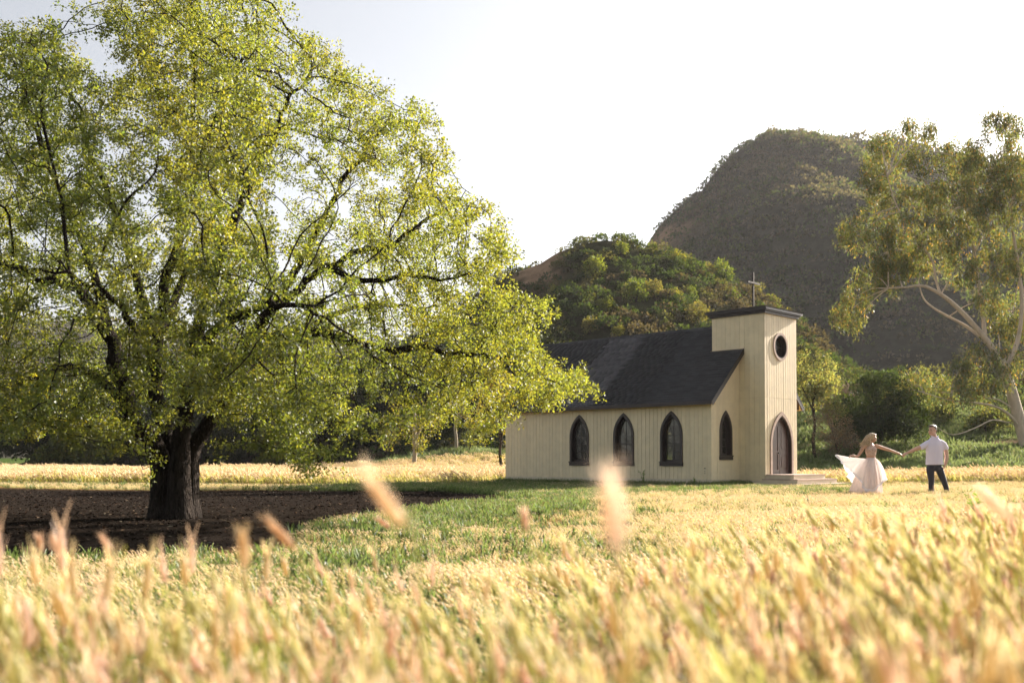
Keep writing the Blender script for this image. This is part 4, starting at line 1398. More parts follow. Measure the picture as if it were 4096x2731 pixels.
def chaparral(k, name, label, n, Rm, per, leaf, palette, seed, yr=None, xr=None):
    rng = np.random.default_rng(seed)
    c, D_, foot, back, amp, sd, gl, (x0, x1) = HILLS[k]
    if xr: x0, x1 = xr
    y0, y1 = yr or (foot + 1, D_ + 6)
    x = rng.uniform(x0, x1, n); y = y0 + (y1 - y0) * rng.random(n) ** 0.9
    rm = rock_mask(k, x, y)
    X = x / y * FPX + 2048
    keep = (rng.random(n) > rm * 0.93) & (X > -300) & (X < 4400)
    x, y = x[keep], y[keep]
    R = Rm * np.exp(rng.normal(size=len(x)) * 0.28)
    z = hill_z(k, x, y) + R * 0.30
    g = ground_z(x, y); z = np.maximum(z, g + R * .3)
    pn = fbm(x, y, gl * 0.7, seed + 3, 3) + rng.normal(size=len(x)) * 0.13
    order = np.clip(pn * 1.9 - 0.45, 0, 0.999)
    cols = np.array(palette)[(order * len(palette)).astype(int)]
    C, Dd, L, col = shrub_leaves(x, y, z, R, per, leaf, cols, rng)
    o = link(name, leaf_mesh(name, C, Dd, L, L * 0.7, col, M_scrub_leaf, rng))
    tag(o, label, "scrub", kind="stuff")
    print(name, len(x), len(C))
    return o


chaparral("near", "near_chaparral", "mixed green and brown chaparral covering the low hill behind the chapel", 1900, 1.0, 105, 0.27,
          [(0.060, 0.048, 0.040), (0.033, 0.050, 0.018), (0.045, 0.064, 0.020), (0.030, 0.046, 0.018), (0.075, 0.075, 0.032), (0.085, 0.080, 0.040), (0.06, 0.078, 0.022)], 501, xr=(-34, 58))
chaparral("far", "far_chaparral", "dark grey-green brush covering the tall hill", 14000, 1.15, 13, 0.75,
          [(0.100, 0.086, 0.084), (0.060, 0.058, 0.046), (0.050, 0.072, 0.034), (0.075, 0.096, 0.040), (0.096, 0.084, 0.080), (0.036, 0.054, 0.026), (0.062, 0.084, 0.038)], 502)
chaparral("mid", "ridge_chaparral", "brush along the rear ridge at the upper right", 1500, 3.0, 20, 1.5,
          [(0.060, 0.054, 0.040), (0.045, 0.052, 0.028), (0.07, 0.06, 0.045)], 503, yr=(380, 436))
chaparral("left", "distant_chaparral", "brush on the distant ridge seen through the oak", 1300, 4.0, 14, 2.2,
          [(0.060, 0.054, 0.040), (0.045, 0.052, 0.028), (0.07, 0.06, 0.045)], 504, yr=(480, 625))


# bright spring shrubs that stand out singly on the near hill
def bright_shrubs():
    rng = np.random.default_rng(606)
    kinds = []
    for q in range(4):
        c, r = puffs((0, 0, 1.7), (1.45, 1.3, 1.7), 26, 0.55, rng)
        c[:, 2] = np.maximum(c[:, 2], 0.2)
        C, D, idx = puff_leaves(c, r, 34, rng, up=0.6)
        col = vary([(0.13, 0.15, 0.028), (0.16, 0.155, 0.034), (0.11, 0.135, 0.026), (0.14, 0.125, 0.045)][q], len(C), rng, 0.2, 0.1)
        me = leaf_mesh("crown", C, D, 0.30 * rng.uniform(0.7, 1.3, len(C)), 0.2 * rng.uniform(0.7, 1.2, len(C)), col, M_leaf, rng)
        g = Geo()
        for s in range(5):
            a = rng.uniform(0, 6.28); g.tube([(0, 0, -0.3), (math.cos(a) * .3, math.sin(a) * .3, .9), (math.cos(a) * .8, math.sin(a) * .8, 2.1)], [0.10, 0.07, 0.03], 5, cap=False)
        kinds.append((me, g.mesh("stems", M_dark_bark, True, False)))
    #        px,  py,  size,   label
    spots = [(2380, 1105, 1.5, "bright green shrub high on the near hill, left of centre"),
             (2215, 1180, 0.8, "small bright shrub on the near hill's left shoulder"),
             (2545, 1195, 1.3, "tall yellow-green shrub midway up the near hill"),
             (2620, 1180, 1.1, "yellow-green shrub just right of the tall one on the near hill"),
             (2420, 1245, 1.0, "lime shrub above the chapel roof's left part"),
             (2700, 1210, 1.0, "yellow-green shrub on the near hill left of the tower"),
             (2770, 1190, 0.9, "lime shrub nearer the tower on the near hill"),
             (2790, 1285, 1.2, "bright lime shrub directly behind the roof beside the tower"),
             (2660, 1310, 0.7, "small lime shrub peeping over the roof ridge"),
             (2470, 1345, 0.7, "little lime shrub at the roof ridge left part"),
             (2890, 1110, 1.6, "broad olive-yellow shrub on the crest left of the cross"),
             (3030, 1130, 1.2, "yellow shrub right behind the cross"),
             (3090, 1190, 1.2, "olive-yellow shrub on the crest right of the cross"),
             (3150, 1180, 0.9, "lime shrub at the lower right end of the near hill's crest"),
             (2930, 1190, 0.9, "yellow-green shrub left of the cross foot"),
             (2360, 1330, 0.9, "lime shrub low on the near hill behind the oak's branch tip"),
             (2490, 1010, 1.0, "sunlit shrub just under the near hill's top"),
             (2720, 1060, 1.1, "sunlit shrub on the near hill's right shoulder"),
             (2610, 1010, 0.9, "sunlit shrub on the crest right of the near hill's top"),
             (2840, 1090, 1.0, "sunlit olive shrub on the near hill's descending crest")]
    for k, (px, py, s, lab) in enumerate(spots):
        # walk out along the view ray until it meets the hill
        for Y in np.arange(84, 136, 0.5):
            p = P(px, py, Y)
            if hill_z("near", np.array([p.x]), np.array([Y]))[0] > p.z - 0.4: break
        z = float(hill_z("near", np.array([p.x]), np.array([p.y]))[0])
        me, st = kinds[k % 4]
        root = empty("bright_shrub", (p.x, p.y, z - 0.2), k * 1.3)
        root.scale = (s * .62, s * .62, s * .66)
        tag(root, lab, "shrub", "bright shrubs on the near hill")
        tag(link("crown", me, root), kind="stuff"); link("stems", st, root)
bright_shrubs()
# ------------------------------------------------------------------ grass
M_grass = leaf_mat("grass_blade", 0.55, (1.25, 1.2, 1.05), 0.5, 0.03)
M_head = leaf_mat("seed_head", 0.6, (1.12, 1.04, 0.95), 0.7, 0.02)


def ribbon(V, Q, Cc, pts, wid, col, side):
    """flat blade along pts"""
    b = len(V)
    n = len(pts)
    for i, p in enumerate(pts):
        w = wid[i]
        V.append(p - side * w); V.append(p + side * w); Cc += [col[i] if isinstance(col, list) else col] * 2
    for i in range(n - 1): Q.append((b + 2 * i, b + 2 * i + 1, b + 2 * i + 3, b + 2 * i + 2))


def spindle(V, Q, Cc, p0, d, L, r, col, rng, sides=6):
    d = d / np.linalg.norm(d)
    s = np.cross(d, [0.3, 0.7, 0.2]); s /= np.linalg.norm(s); t = np.cross(d, s)
    b = len(V)
    prof = [(0.0, 0.35), (0.15, 0.85), (0.4, 1.0), (0.7, 0.8), (0.92, 0.4), (1.0, 0.08)]
    for (u, k) in prof:
        for a in range(sides):
            an = 2 * math.pi * a / sides + u * 2
            kk = k * (0.85 + 0.3 * rng.random())
            V.append(p0 + d * L * u + (s * math.cos(an) + t * math.sin(an)) * r * kk); Cc.append(col * (0.8 + 0.4 * rng.random()))
    for i in range(len(prof) - 1):
        for a in range(sides):
            Q.append((b + i * sides + a, b + i * sides + (a + 1) % sides, b + (i + 1) * sides + (a + 1) % sides, b + (i + 1) * sides + a))
    return s, t


def stalk(V, Q, Cc, base, h, rng, wind, headL, headR, awn, stem_c, head_c, blades=2, leaf_c=None, sides=6, bend=1.0, wstem=0.0016):
    az = rng.uniform(0, 6.28)
    lean = np.array([wind[0], wind[1], 0]) * bend * rng.uniform(0.5, 1.4) + np.array([math.cos(az), math.sin(az), 0]) * 0.10
    n = 5
    pts = []
    for i in range(n):
        u = i / (n - 1)
        pts.append(base + np.array([0, 0, h * u * (1 - 0.12 * np.linalg.norm(lean) * u)]) + lean * h * 0.75 * u ** 2.2)
    side = np.array([math.cos(az + 1.5), math.sin(az + 1.5), 0.0])
    ribbon(V, Q, Cc, pts, [wstem * 1.3, wstem * 1.2, wstem, wstem * .9, wstem * .8], stem_c, side)
    if headL > 0:
        d = pts[-1] - pts[-2]; d = d / np.linalg.norm(d) + lean * 0.8; d /= np.linalg.norm(d)
        s, t = spindle(V, Q, Cc, pts[-1] - d * 0.005, d, headL, headR, head_c, rng, sides)
        for k in range(awn):
            u = rng.random(); a = rng.uniform(0, 6.28)
            o = (s * math.cos(a) + t * math.sin(a))
            p = pts[-1] + d * headL * u + o * headR * 0.6
            e = p + d * headL * rng.uniform(0.35, 0.6) + o * headL * rng.uniform(0.12, 0.3)
            q = np.cross(o, d) * 0.0012
            b = len(V); V += [p - q, p + q, e + q * .4, e - q * .4]; Cc += [head_c * 1.15] * 4; Q.append((b, b + 1, b + 2, b + 3))
    for k in range(blades):
        a = rng.uniform(0, 6.28); o = np.array([math.cos(a), math.sin(a), 0]); L = h * rng.uniform(0.45, 0.95)
        z0 = h * rng.uniform(0.0, 0.3)
        bp = []
        for i in range(4):
            u = i / 3
            bp.append(base + np.array([0, 0, z0 + L * u * (1 - 0.35 * u)]) + (o * 0.32 + np.array([wind[0], wind[1], 0]) * .35) * L * u ** 1.6)
        sd = np.array([-o[1], o[0], 0.0])
        w = wstem * 1.9
        c = (leaf_c if leaf_c is not None else stem_c) * rng.uniform(0.7, 1.3)
        ribbon(V, Q, Cc, bp, [w, w * 1.15, w * .8, w * .12], c, sd)


WIND = (-0.55, -0.05)
HEADS = [np.array(c) for c in ((0.60, 0.44, 0.33), (0.62, 0.50, 0.36), (0.58, 0.40, 0.32), (0.58, 0.47, 0.28), (0.44, 0.41, 0.17))]
STEMS = [np.array(c) for c in ((0.40, 0.39, 0.10), (0.30, 0.34, 0.06), (0.50, 0.43, 0.17))]
LEAVES = [np.array(c) for c in ((0.21, 0.27, 0.04), (0.29, 0.31, 0.07), (0.44, 0.37, 0.16), (0.16, 0.22, 0.035))]


PALE = [np.array(c) for c in ((0.72, 0.63, 0.48), (0.70, 0.58, 0.44), (0.74, 0.66, 0.46), (0.66, 0.56, 0.38))]


def clump_proto(name, kind, seed):
    rng = np.random.default_rng(seed)
    V, Q, Cc = [], [], []
    pick = lambda L: L[int(rng.integers(len(L)))]
    if kind == "tall":
        for _ in range(9):
            r = rng.random() ** .5 * 0.12; a = rng.uniform(0, 6.28); hd = rng.random() < 0.40
            stalk(V, Q, Cc, np.array([r * math.cos(a), r * math.sin(a), 0]), rng.uniform(0.32, 0.60), rng, WIND, rng.uniform(0.05, 0.085) if hd else 0, rng.uniform(0.0055, 0.0085), 14,
                  pick(STEMS) * 0.54, pick(HEADS), 6, pick(LEAVES) * 0.5, 6, rng.uniform(0.05, 0.5), 0.0021)
    elif kind == "mid":
        for _ in range(16):
            r = rng.random() ** .5 * 0.16; a = rng.uniform(0, 6.28)
            stalk(V, Q, Cc, np.array([r * math.cos(a), r * math.sin(a), 0]), rng.uniform(0.16, 0.30), rng, WIND, rng.uniform(0.04, 0.065), rng.uniform(0.006, 0.009), 3,
                  pick(STEMS[2:]) * 1.05, pick(PALE), 2, pick([np.array((0.44, 0.40, 0.22)), np.array((0.34, 0.33, 0.14)), np.array((0.22, 0.25, 0.09))]), 4, 0.8, 0.0026)
    elif kind == "green":
        for _ in range(18):
            r = rng.random() ** .5 * 0.18; a = rng.uniform(0, 6.28)
            stalk(V, Q, Cc, np.array([r * math.cos(a), r * math.sin(a), 0]), rng.uniform(0.07, 0.16), rng, WIND, 0.03 if rng.random() < .15 else 0, 0.005, 0,
                  np.array((0.13, 0.19, 0.05)), np.array((0.36, 0.34, 0.16)), 3, pick([np.array((0.07, 0.11, 0.030)), np.array((0.09, 0.13, 0.036)), np.array((0.14, 0.16, 0.055))]), 4, 0.6, 0.0035)
    elif kind == "far":
        for _ in range(26):
            r = rng.random() ** .5 * 0.34; a = rng.uniform(0, 6.28)
            stalk(V, Q, Cc, np.array([r * math.cos(a), r * math.sin(a), 0]), rng.uniform(0.28, 0.48), rng, WIND, rng.uniform(0.08, 0.12), rng.uniform(0.012, 0.018), 0,
                  pick(STEMS) * 1.1, pick(PALE), 2, pick(LEAVES[1:3]), 4, 0.7, 0.006)
    elif kind == "farg":
        for _ in range(24):
            r = rng.random() ** .5 * 0.4; a = rng.uniform(0, 6.28)
            stalk(V, Q, Cc, np.array([r * math.cos(a), r * math.sin(a), 0]), rng.uniform(0.16, 0.34), rng, WIND, 0, 0.01, 0,
                  np.array((0.15, 0.20, 0.07)), np.array((0.3, 0.3, 0.1)), 3, pick([np.array((0.10, 0.145, 0.045)), np.array((0.13, 0.17, 0.055)), np.array((0.17, 0.18, 0.075))]), 4, 0.5, 0.006)
    me = fast_mesh(name, np.array(V), np.array(Q), M_grass, np.clip(np.array(Cc), 0, .9))
    return me


def scatter(name, label, meshes, xyz, rotz, scl, seed=0, tilt=0.12):
    """one 'stuff' object whose geometry nodes set a tuft on every point"""
    rng = np.random.default_rng(seed)
    c = bpy.data.collections.new(name + "_tufts")
    for i, me in enumerate(meshes):
        c.objects.link(bpy.data.objects.new(f"{name}_tuft_{i}", me))
    n = len(xyz)
    me = bpy.data.meshes.new(name)
    me.vertices.add(n); me.vertices.foreach_set("co", np.asarray(xyz, dtype=np.float32).ravel())
    rot = np.stack([rng.normal(size=n) * tilt, rng.normal(size=n) * tilt, rotz], 1).astype(np.float32)
    a = me.attributes.new("rot", 'FLOAT_VECTOR', 'POINT'); a.data.foreach_set("vector", rot.ravel())
    a = me.attributes.new("scl", 'FLOAT_VECTOR', 'POINT'); a.data.foreach_set("vector", np.asarray(scl, dtype=np.float32).ravel())
    a = me.attributes.new("pick", 'INT', 'POINT'); a.data.foreach_set("value", rng.integers(0, len(meshes), n).astype(np.int32))
    o = link(name, me)
    tag(o, label, "grass", kind="stuff")
    ng = bpy.data.node_groups.new(name + "_nodes", 'GeometryNodeTree')
    ng.interface.new_socket("Geometry", in_out='INPUT', socket_type='NodeSocketGeometry')
    ng.interface.new_socket("Geometry", in_out='OUTPUT', socket_type='NodeSocketGeometry')
    gi = ng.nodes.new("NodeGroupInput"); go = ng.nodes.new("NodeGroupOutput")
    ci = ng.nodes.new("GeometryNodeCollectionInfo"); ci.inputs[0].default_value = c; ci.inputs[1].default_value = True; ci.inputs[2].default_value = True
    ip = ng.nodes.new("GeometryNodeInstanceOnPoints")
    def attr(nm, typ):
        q = ng.nodes.new("GeometryNodeInputNamedAttribute"); q.data_type = typ; q.inputs[0].default_value = nm
        return [s for s in q.outputs if s.enabled and s.name == "Attribute"][0]
    e2r = ng.nodes.new("FunctionNodeEulerToRotation")
    ng.links.new(attr("rot", 'FLOAT_VECTOR'), e2r.inputs[0])
    ng.links.new(gi.outputs[0], ip.inputs["Points"]); ng.links.new(ci.outputs[0], ip.inputs["Instance"])
    ip.inputs["Pick Instance"].default_value = True
    ng.links.new(attr("pick", 'INT'), ip.inputs["Instance Index"])
    ng.links.new(e2r.outputs[0], ip.inputs["Rotation"]); ng.links.new(attr("scl", 'FLOAT_VECTOR'), ip.inputs["Scale"])
    ng.links.new(ip.outputs[0], go.inputs[0])
    md = o.modifiers.new("tufts", 'NODES'); md.node_group = ng
    return o


def frustum_pts(n, y0, y1, rng, margin=1.2, p=1.0):
    """random ground points inside the picture's field (uniform per square metre)"""
    y = np.sqrt(y0 ** 2 + (y1 ** 2 - y0 ** 2) * rng.random(n)) if p == 1.0 else y0 + (y1 - y0) * rng.random(n) ** p
    x = rng.uniform(-1, 1, n) * (0.53 * y + margin)
    return x, y


def church_mask(x, y, pad=0.0):
    dx, dy = x - 6.95, y - 34.7
    a = dx * math.cos(CH_ANG) + dy * math.sin(CH_ANG); b = -dx * math.sin(CH_ANG) + dy * math.cos(CH_ANG)
    inb = (a > -pad) & (a < CW + pad) & (b > -pad) & (b < CL + pad)
    inst = (a > TX0 - 0.7 - pad) & (a < TX1 + 0.7 + pad) & (b > TY0 - 1.8 - pad) & (b < 0.5)
    return inb | inst


def fg_edge(x): return 3.5 + 0.70 * np.clip(x, -0.5, 4.4) + (fbm(x, x * 0 + 3, 0.9, 15, 3) - .5) * 1.0


def build_grass():
    rng = np.random.default_rng(33)
    up = lambda n, lo, hi: rng.uniform(lo, hi, n)
    # tall foxtail grass round the camera
    x, y = frustum_pts(4200, 0.80, 7.4, rng, 0.6)
    k = (y < fg_edge(x)) & (vnoise(x, y, 0.8, 19) > 0.16)
    x, y = x[k], y[k]
    h = 0.89 + 0.34 * (fbm(x, y, 1.1, 23, 3)) - 0.035 * np.clip(y - 2.0, 0, 5) + 0.17 * smoothstep(0.0, 1.6, x)
    s = h * up(len(x), 0.85, 1.12)
    scatter("foxtail_grass", "tall blond and pink foxtail grass filling the foreground, out of focus", [clump_proto("foxtail_tuft", "tall", 900 + i) for i in range(7)],
            np.stack([x, y, ground_z(x, y) - 0.01], 1), up(len(x), -0.5, 0.5), np.stack([s * 1.05, s * 1.05, s], 1), 1)
    # dry short grass of the meadow
    x, y = frustum_pts(24000, 2.2, 43, rng, 1.5, 0.78)
    k = (y > fg_edge(x) - 0.5) & (mulch_mask(x, y) < 0.25) & (rng.random(len(x)) > green_mask(x, y) * 0.8) & ~church_mask(x, y, 0.15)
    k &= (rng.random(len(x)) > 0.5 * (1 - smoothstep(5, 10, y))) & (vnoise(x, y, 1.6, 29) > 0.12) & ~church_mask(x, y, 1.2)
    x, y = x[k], y[k]
    s = (0.62 + 0.75 * fbm(x, y, 2.4, 37, 3)) * up(len(x), 0.8, 1.15)
    s *= 1 - 0.35 * (1 - smoothstep(-1.5, 0.5, x)) * smoothstep(5, 8, y) * (y < 12)
    s *= 0.62 + 0.14 * smoothstep(0, 2.5, x) - 0.24 * smoothstep(12, 22, y)
    s *= 1 - 0.45 * np.exp(-(((x - 0.5) / 2.5) ** 2)) * (y > 8) * (y < 22)
    scatter("meadow_grass", "short dry golden grass of the meadow in front of the chapel", [clump_proto("meadow_tuft", "mid", 930 + i) for i in range(6)],
            np.stack([x, y, ground_z(x, y) - 0.01], 1), up(len(x), -0.6, 0.6), np.stack([s * 1.2, s * 1.2, s], 1), 2)
    # green grass between the mulch and the church and along its foot
    x, y = frustum_pts(30000, 2.5, 44, rng, 1.5, 0.9)
    k = (mulch_mask(x, y) < 0.45) & (rng.random(len(x)) < green_mask(x, y) * 0.95 + 0.10 + 0.25 * (1 - smoothstep(6, 13, y))) & ~church_mask(x, y, 0.04)
    x, y = x[k], y[k]
    s = (0.7 + 0.7 * fbm(x, y, 1.8, 47, 3)) * up(len(x), 0.8, 1.2)
    scatter("green_grass", "short green grass in the chapel's shade and beside the mulch", [clump_proto("green_tuft", "green", 950 + i) for i in range(6)],
            np.stack([x, y, ground_z(x, y) - 0.01], 1), up(len(x), 0, 6.28), np.stack([s * 1.2, s * 1.2, s], 1), 3)
    # unmown strip at the foot of the walls
    t = rng.random(1500)
    pa = np.where(t < 0.62, -0.02 - rng.random(1500) ** 1.5 * 0.5, rng.uniform(0, 1.75, 1500)); pb = np.where(t < 0.62, rng.uniform(-0.4, CL + .2, 1500), -0.02 - rng.random(1500) ** 1.5 * 0.5)
    t2 = rng.random(700); sa = rng.uniform(TX0 - 1.2, TX1 + 1.1, 700); sb = TY0 - 1.78 - rng.random(700) * 0.35
    t3 = rng.random(300); pa = np.concatenate([pa, sa, TX0 - 0.68 - rng.random(300) * .4]); pb = np.concatenate([pb, sb, rng.uniform(TY0 - 1.9, TY0, 300)])
    x = 6.95 + pa * math.cos(CH_ANG) - pb * math.sin(CH_ANG); y = 34.7 + pa * math.sin(CH_ANG) + pb * math.cos(CH_ANG)
    s = up(len(x), 0.8, 1.7); s[1500:] *= 0.6
    scatter("wall_foot_grass", "dark green unmown grass along the foot of the chapel walls and steps", [clump_proto("strip_tuft", "green", 960 + i) for i in range(4)],
            np.stack([x, y, ground_z(x, y) - 0.01], 1), up(len(x), 0, 6.28), np.stack([s * .9, s * .9, s], 1), 4)
    # golden field behind
    x, y = frustum_pts(15000, 38, 84, rng, 3.0)
    k = (green_mask(x, y) < 0.6) & ~church_mask(x, y, 0.3) & (vnoise(x, y, 5, 3) > 0.08) & ((mulch_mask(x, y) < .2))
    k &= ~((np.abs(x - 1) < 6) & (y < 46) & (rng.random(len(x)) < .7))
    x, y = x[k], y[k]
    s = (0.75 + 0.6 * fbm(x, y, 7, 57, 3)) * up(len(x), 0.8, 1.15)
    scatter("field_grass", "sunlit pale golden grass of the field behind oak and chapel", [clump_proto("field_tuft", "far", 970 + i) for i in range(5)],
            np.stack([x, y, ground_z(x, y) - 0.02], 1), up(len(x), -0.6, 0.6), np.stack([s * 1.25, s * 1.25, s], 1), 5)
    # green slope
    x, y = frustum_pts(15000, 48, 104, rng, 3.0)
    k = (rng.random(len(x)) < green_mask(x, y)) & (trail_mask(x, y) < 0.4) & ((x > 7) | (y > 74))
    x, y = x[k], y[k]
    s = (0.7 + 0.9 * fbm(x, y, 6, 67, 3)) * up(len(x), 0.8, 1.2)
    scatter("slope_grass", "green grass on the slope and mound at the field's far edge", [clump_proto("slope_tuft", "farg", 980 + i) for i in range(4)],
            np.stack([x, y, ground_z(x, y) - 0.02], 1), up(len(x), 0, 6.28), np.stack([s * 1.5, s * 1.5, s], 1), 6)
    # wood chips of the mulch
    n = 30000
    x, y = frustum_pts(n, 10, 34, rng, 1.0, 0.8)
    k = (mulch_mask(x, y) > 0.35) & (x < 1.2); x, y = x[k], y[k]; n = len(x)
    C = np.stack([x, y, ground_z(x, y) + 0.004 + rng.random(n) * 0.012], 1)
    a = rng.uniform(0, 6.28, n); D = np.stack([np.cos(a), np.sin(a), rng.normal(size=n) * 0.25], 1)
    col = vary((0.026, 0.019, 0.015), n, rng, 0.45, 0.1); lt = rng.random(n) < 0.10; col[lt] = vary((0.12, 0.09, 0.065), int(lt.sum()), rng, .2)  # dark chips, darkened further to stand in for the oak's shade
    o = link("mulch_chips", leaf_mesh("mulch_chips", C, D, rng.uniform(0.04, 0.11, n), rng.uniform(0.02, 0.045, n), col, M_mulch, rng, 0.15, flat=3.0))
    tag(o, "dark brown wood chip mulch and leaf litter under the oak", "mulch", kind="stuff")


M_mulch, _nt, _b = mat("mulch_chip")
_at = _nt.nodes.new("ShaderNodeAttribute"); _at.attribute_name = "col"
_nt.links.new(_at.outputs[0], _b.inputs["Base Color"]); _b.inputs["Roughness"].default_value = 1.0; _b.inputs["Specular IOR Level"].default_value = 0.0
build_grass()


# ---- single stalks close to the lens
def near_stalk(label, tip, neck, Y, r, hc, seed):
    rng = np.random.default_rng(seed)
    A = np.array(P(*tip, Y)); Bn = np.array(P(*neck, Y))
    d = A - Bn
    gx = Bn[0] + (Bn[0] - A[0]) * 0.6 + 0.03; base = np.array([gx, Y + 0.02, 0.0])
    root = empty("grass_stalk", base); tag(root, label, "grass stalk", "blurred stalks close to the lens")
    V, Q, Cc = [], [], []
    pts = [np.array([0, 0, 0.0]), (Bn - base) * 0.5 + np.array([0.015, 0, 0]), (Bn - base) - d * 0.25, Bn - base + d * .05]
    pts = [np.array(p) for p in catmull(pts, 4)]
    g = Geo(); g.tube(pts, [0.0022] * len(pts), 5)
    so = g.mesh("stem", M_grass, True, False)
    a = so.attributes.new("col", 'FLOAT_COLOR', 'POINT'); a.data.foreach_set("color", np.tile((0.36, 0.36, 0.12, 1), len(g.V)).astype(np.float32))
    link("stem", so, root)
    s, t = spindle(V, Q, Cc, Bn - base, d, np.linalg.norm(d), r, np.array(hc), rng, 8)
    L = np.linalg.norm(d); d = d / L
    for k in range(70):
        u = rng.random(); an = rng.uniform(0, 6.28); o = s * math.cos(an) + t * math.sin(an)
        p = Bn - base + d * L * u + o * r * .7; e = p + d * 0.016 + o * 0.010; q = np.cross(o, d) * 0.0008
        b = len(V); V += [p - q, p + q, e + q * .3, e - q * .3]; Cc += [np.array(hc) * 1.1] * 4; Q.append((b, b + 1, b + 2, b + 3))
    link("seed_head", fast_mesh("seed_head", np.array(V), np.array(Q), M_head, np.clip(np.array(Cc), 0, .9)), root)
    lv = []; Vl, Ql, Cl = [], [], []
    ribbon(Vl, Ql, Cl, [pts[3], pts[5] + np.array([0.03, 0, 0.02]), pts[7] + np.array([0.08, 0.01, -0.02]), pts[8] + np.array([0.13, 0.02, -0.10])], [0.003, 0.004, 0.003, 0.0004], np.array((0.22, 0.26, 0.06)), np.array([0, 1.0, 0.2]))
    link("leaf", fast_mesh("leaf", np.array(Vl), np.array(Ql), M_grass, np.array(Cl)), root)
STK = [("pale foxtail stalk leaning left in front of the mulch's right end, near picture centre", (1450, 1870), (1620, 2110), 1.15, 0.0075, (0.84, 0.70, 0.52)),
       ("large blurred upright foxtail in front of the chapel's side wall", (2438, 1885), (2470, 2210), 0.80, 0.0085, (0.86, 0.70, 0.58)),
       ("blurred foxtail leaning left before the mulch, right of the shorter upright one", (1060, 2070), (1180, 2190), 2.0, 0.0085, (0.62, 0.46, 0.30)),
       ("blurred upright foxtail before the mulch, nearly below the oak", (972, 2115), (985, 2270), 1.7, 0.0085, (0.60, 0.46, 0.26)),
       ("blurred foxtail at the left, third from the picture's edge", (412, 2140), (450, 2215), 2.7, 0.008, (0.58, 0.42, 0.30)),
       ("blurred foxtail at the left, second from the picture's edge", (212, 2140), (240, 2210), 2.8, 0.008, (0.58, 0.42, 0.30)),
       ("blurred foxtail nearest the picture's left edge", (158, 2140), (170, 2205), 2.8, 0.0075, (0.58, 0.42, 0.30)),
       ("small blurred foxtail leaning left below the mulch's right end", (1510, 2072), (1560, 2110), 3.4, 0.008, (0.64, 0.46, 0.34)),
       ("blurred pale foxtail rising in the middle below the chapel's far corner", (2092, 2030), (2108, 2120), 2.4, 0.0085, (0.64, 0.48, 0.36)),
       ("blurred pale foxtail leaning left at the right edge below the man", (3900, 1945), (4040, 2080), 1.9, 0.010, (0.86, 0.74, 0.62))]
for k, s in enumerate(STK): near_stalk(*s, 1200 + k)


# ---- leafy green weed below the man
def weed(label, loc, h, seed, n_stem=5, leafL=0.085, spread=0.16, name="weed_plant", group=None):
    rng = np.random.default_rng(seed)
    root = empty(name, (loc[0], loc[1], gz(*loc) - 0.01)); tag(root, label, "plant", group)
    lv = []
    for q in range(2):
        V, Q, Cc = [], [], []
        V += [np.array((0, 0, 0)), np.array((.35 * leafL, .17 * leafL, .04 * leafL)), np.array((.7 * leafL, .16 * leafL, .05 * leafL)), np.array((leafL, 0, -.02 * leafL)), np.array((.7 * leafL, -.16 * leafL, .05 * leafL)), np.array((.35 * leafL, -.17 * leafL, .04 * leafL)), np.array((.5 * leafL, 0, -0.01))]
        Q = [(0, 6, 1), (6, 2, 1), (6, 3, 2), (6, 4, 3), (6, 5, 4), (6, 0, 5)]
        c = np.array(((0.10, 0.19, 0.02), (0.15, 0.24, 0.03))[q])
        lv.append(fast_mesh("leaf", np.array(V), np.array(Q), M_leaf, np.tile(c, (7, 1))))
    for s in range(n_stem):
        a = rng.uniform(0, 6.28); top = np.array([math.cos(a) * spread * rng.random(), math.sin(a) * spread * rng.random(), h * rng.uniform(0.65, 1.0)])
        cc = catmull([np.array([0, 0, 0.0]), top * [.4, .4, .55], top], 5)
        g = Geo(); g.tube(cc, np.linspace(0.005, 0.002, len(cc)), 5)
        me = g.mesh("stem", M_leaf, True, False); at = me.attributes.new("col", 'FLOAT_COLOR', 'POINT'); at.data.foreach_set("color", np.tile((0.14, 0.2, 0.04, 1), len(g.V)).astype(np.float32))
        link("stem", me, root)
        for k in range(13):
            u = rng.uniform(0.25, 1.0); p = cc[min(int(u * len(cc)), len(cc) - 1)]
            o = link("leaf", lv[int(rng.integers(2))], root); o.location = p
            o.rotation_euler = (rng.normal() * .4, -rng.uniform(-0.1, 0.9), rng.uniform(0, 6.28)); k_ = rng.uniform(0.7, 1.3); o.scale = (k_, k_, k_)
weed("bright green leafy weed standing in the dry grass in front of the man", (6.45, 14.0), 0.50, 77)
for k, (a, b, lab) in enumerate(((2.75, -0.22, "wiry weed against the chapel wall below the middle and right windows"), (0.55, -0.25, "short wiry weed at the chapel's near corner"))):
    xx = 6.95 + b * math.cos(CH_ANG) - a * math.sin(CH_ANG); yy = 34.7 + b * math.sin(CH_ANG) + a * math.cos(CH_ANG)
    weed(lab, (xx, yy), 0.62 - .25 * k, 78 + k, 7, 0.05, 0.25, group="weeds at the chapel wall")
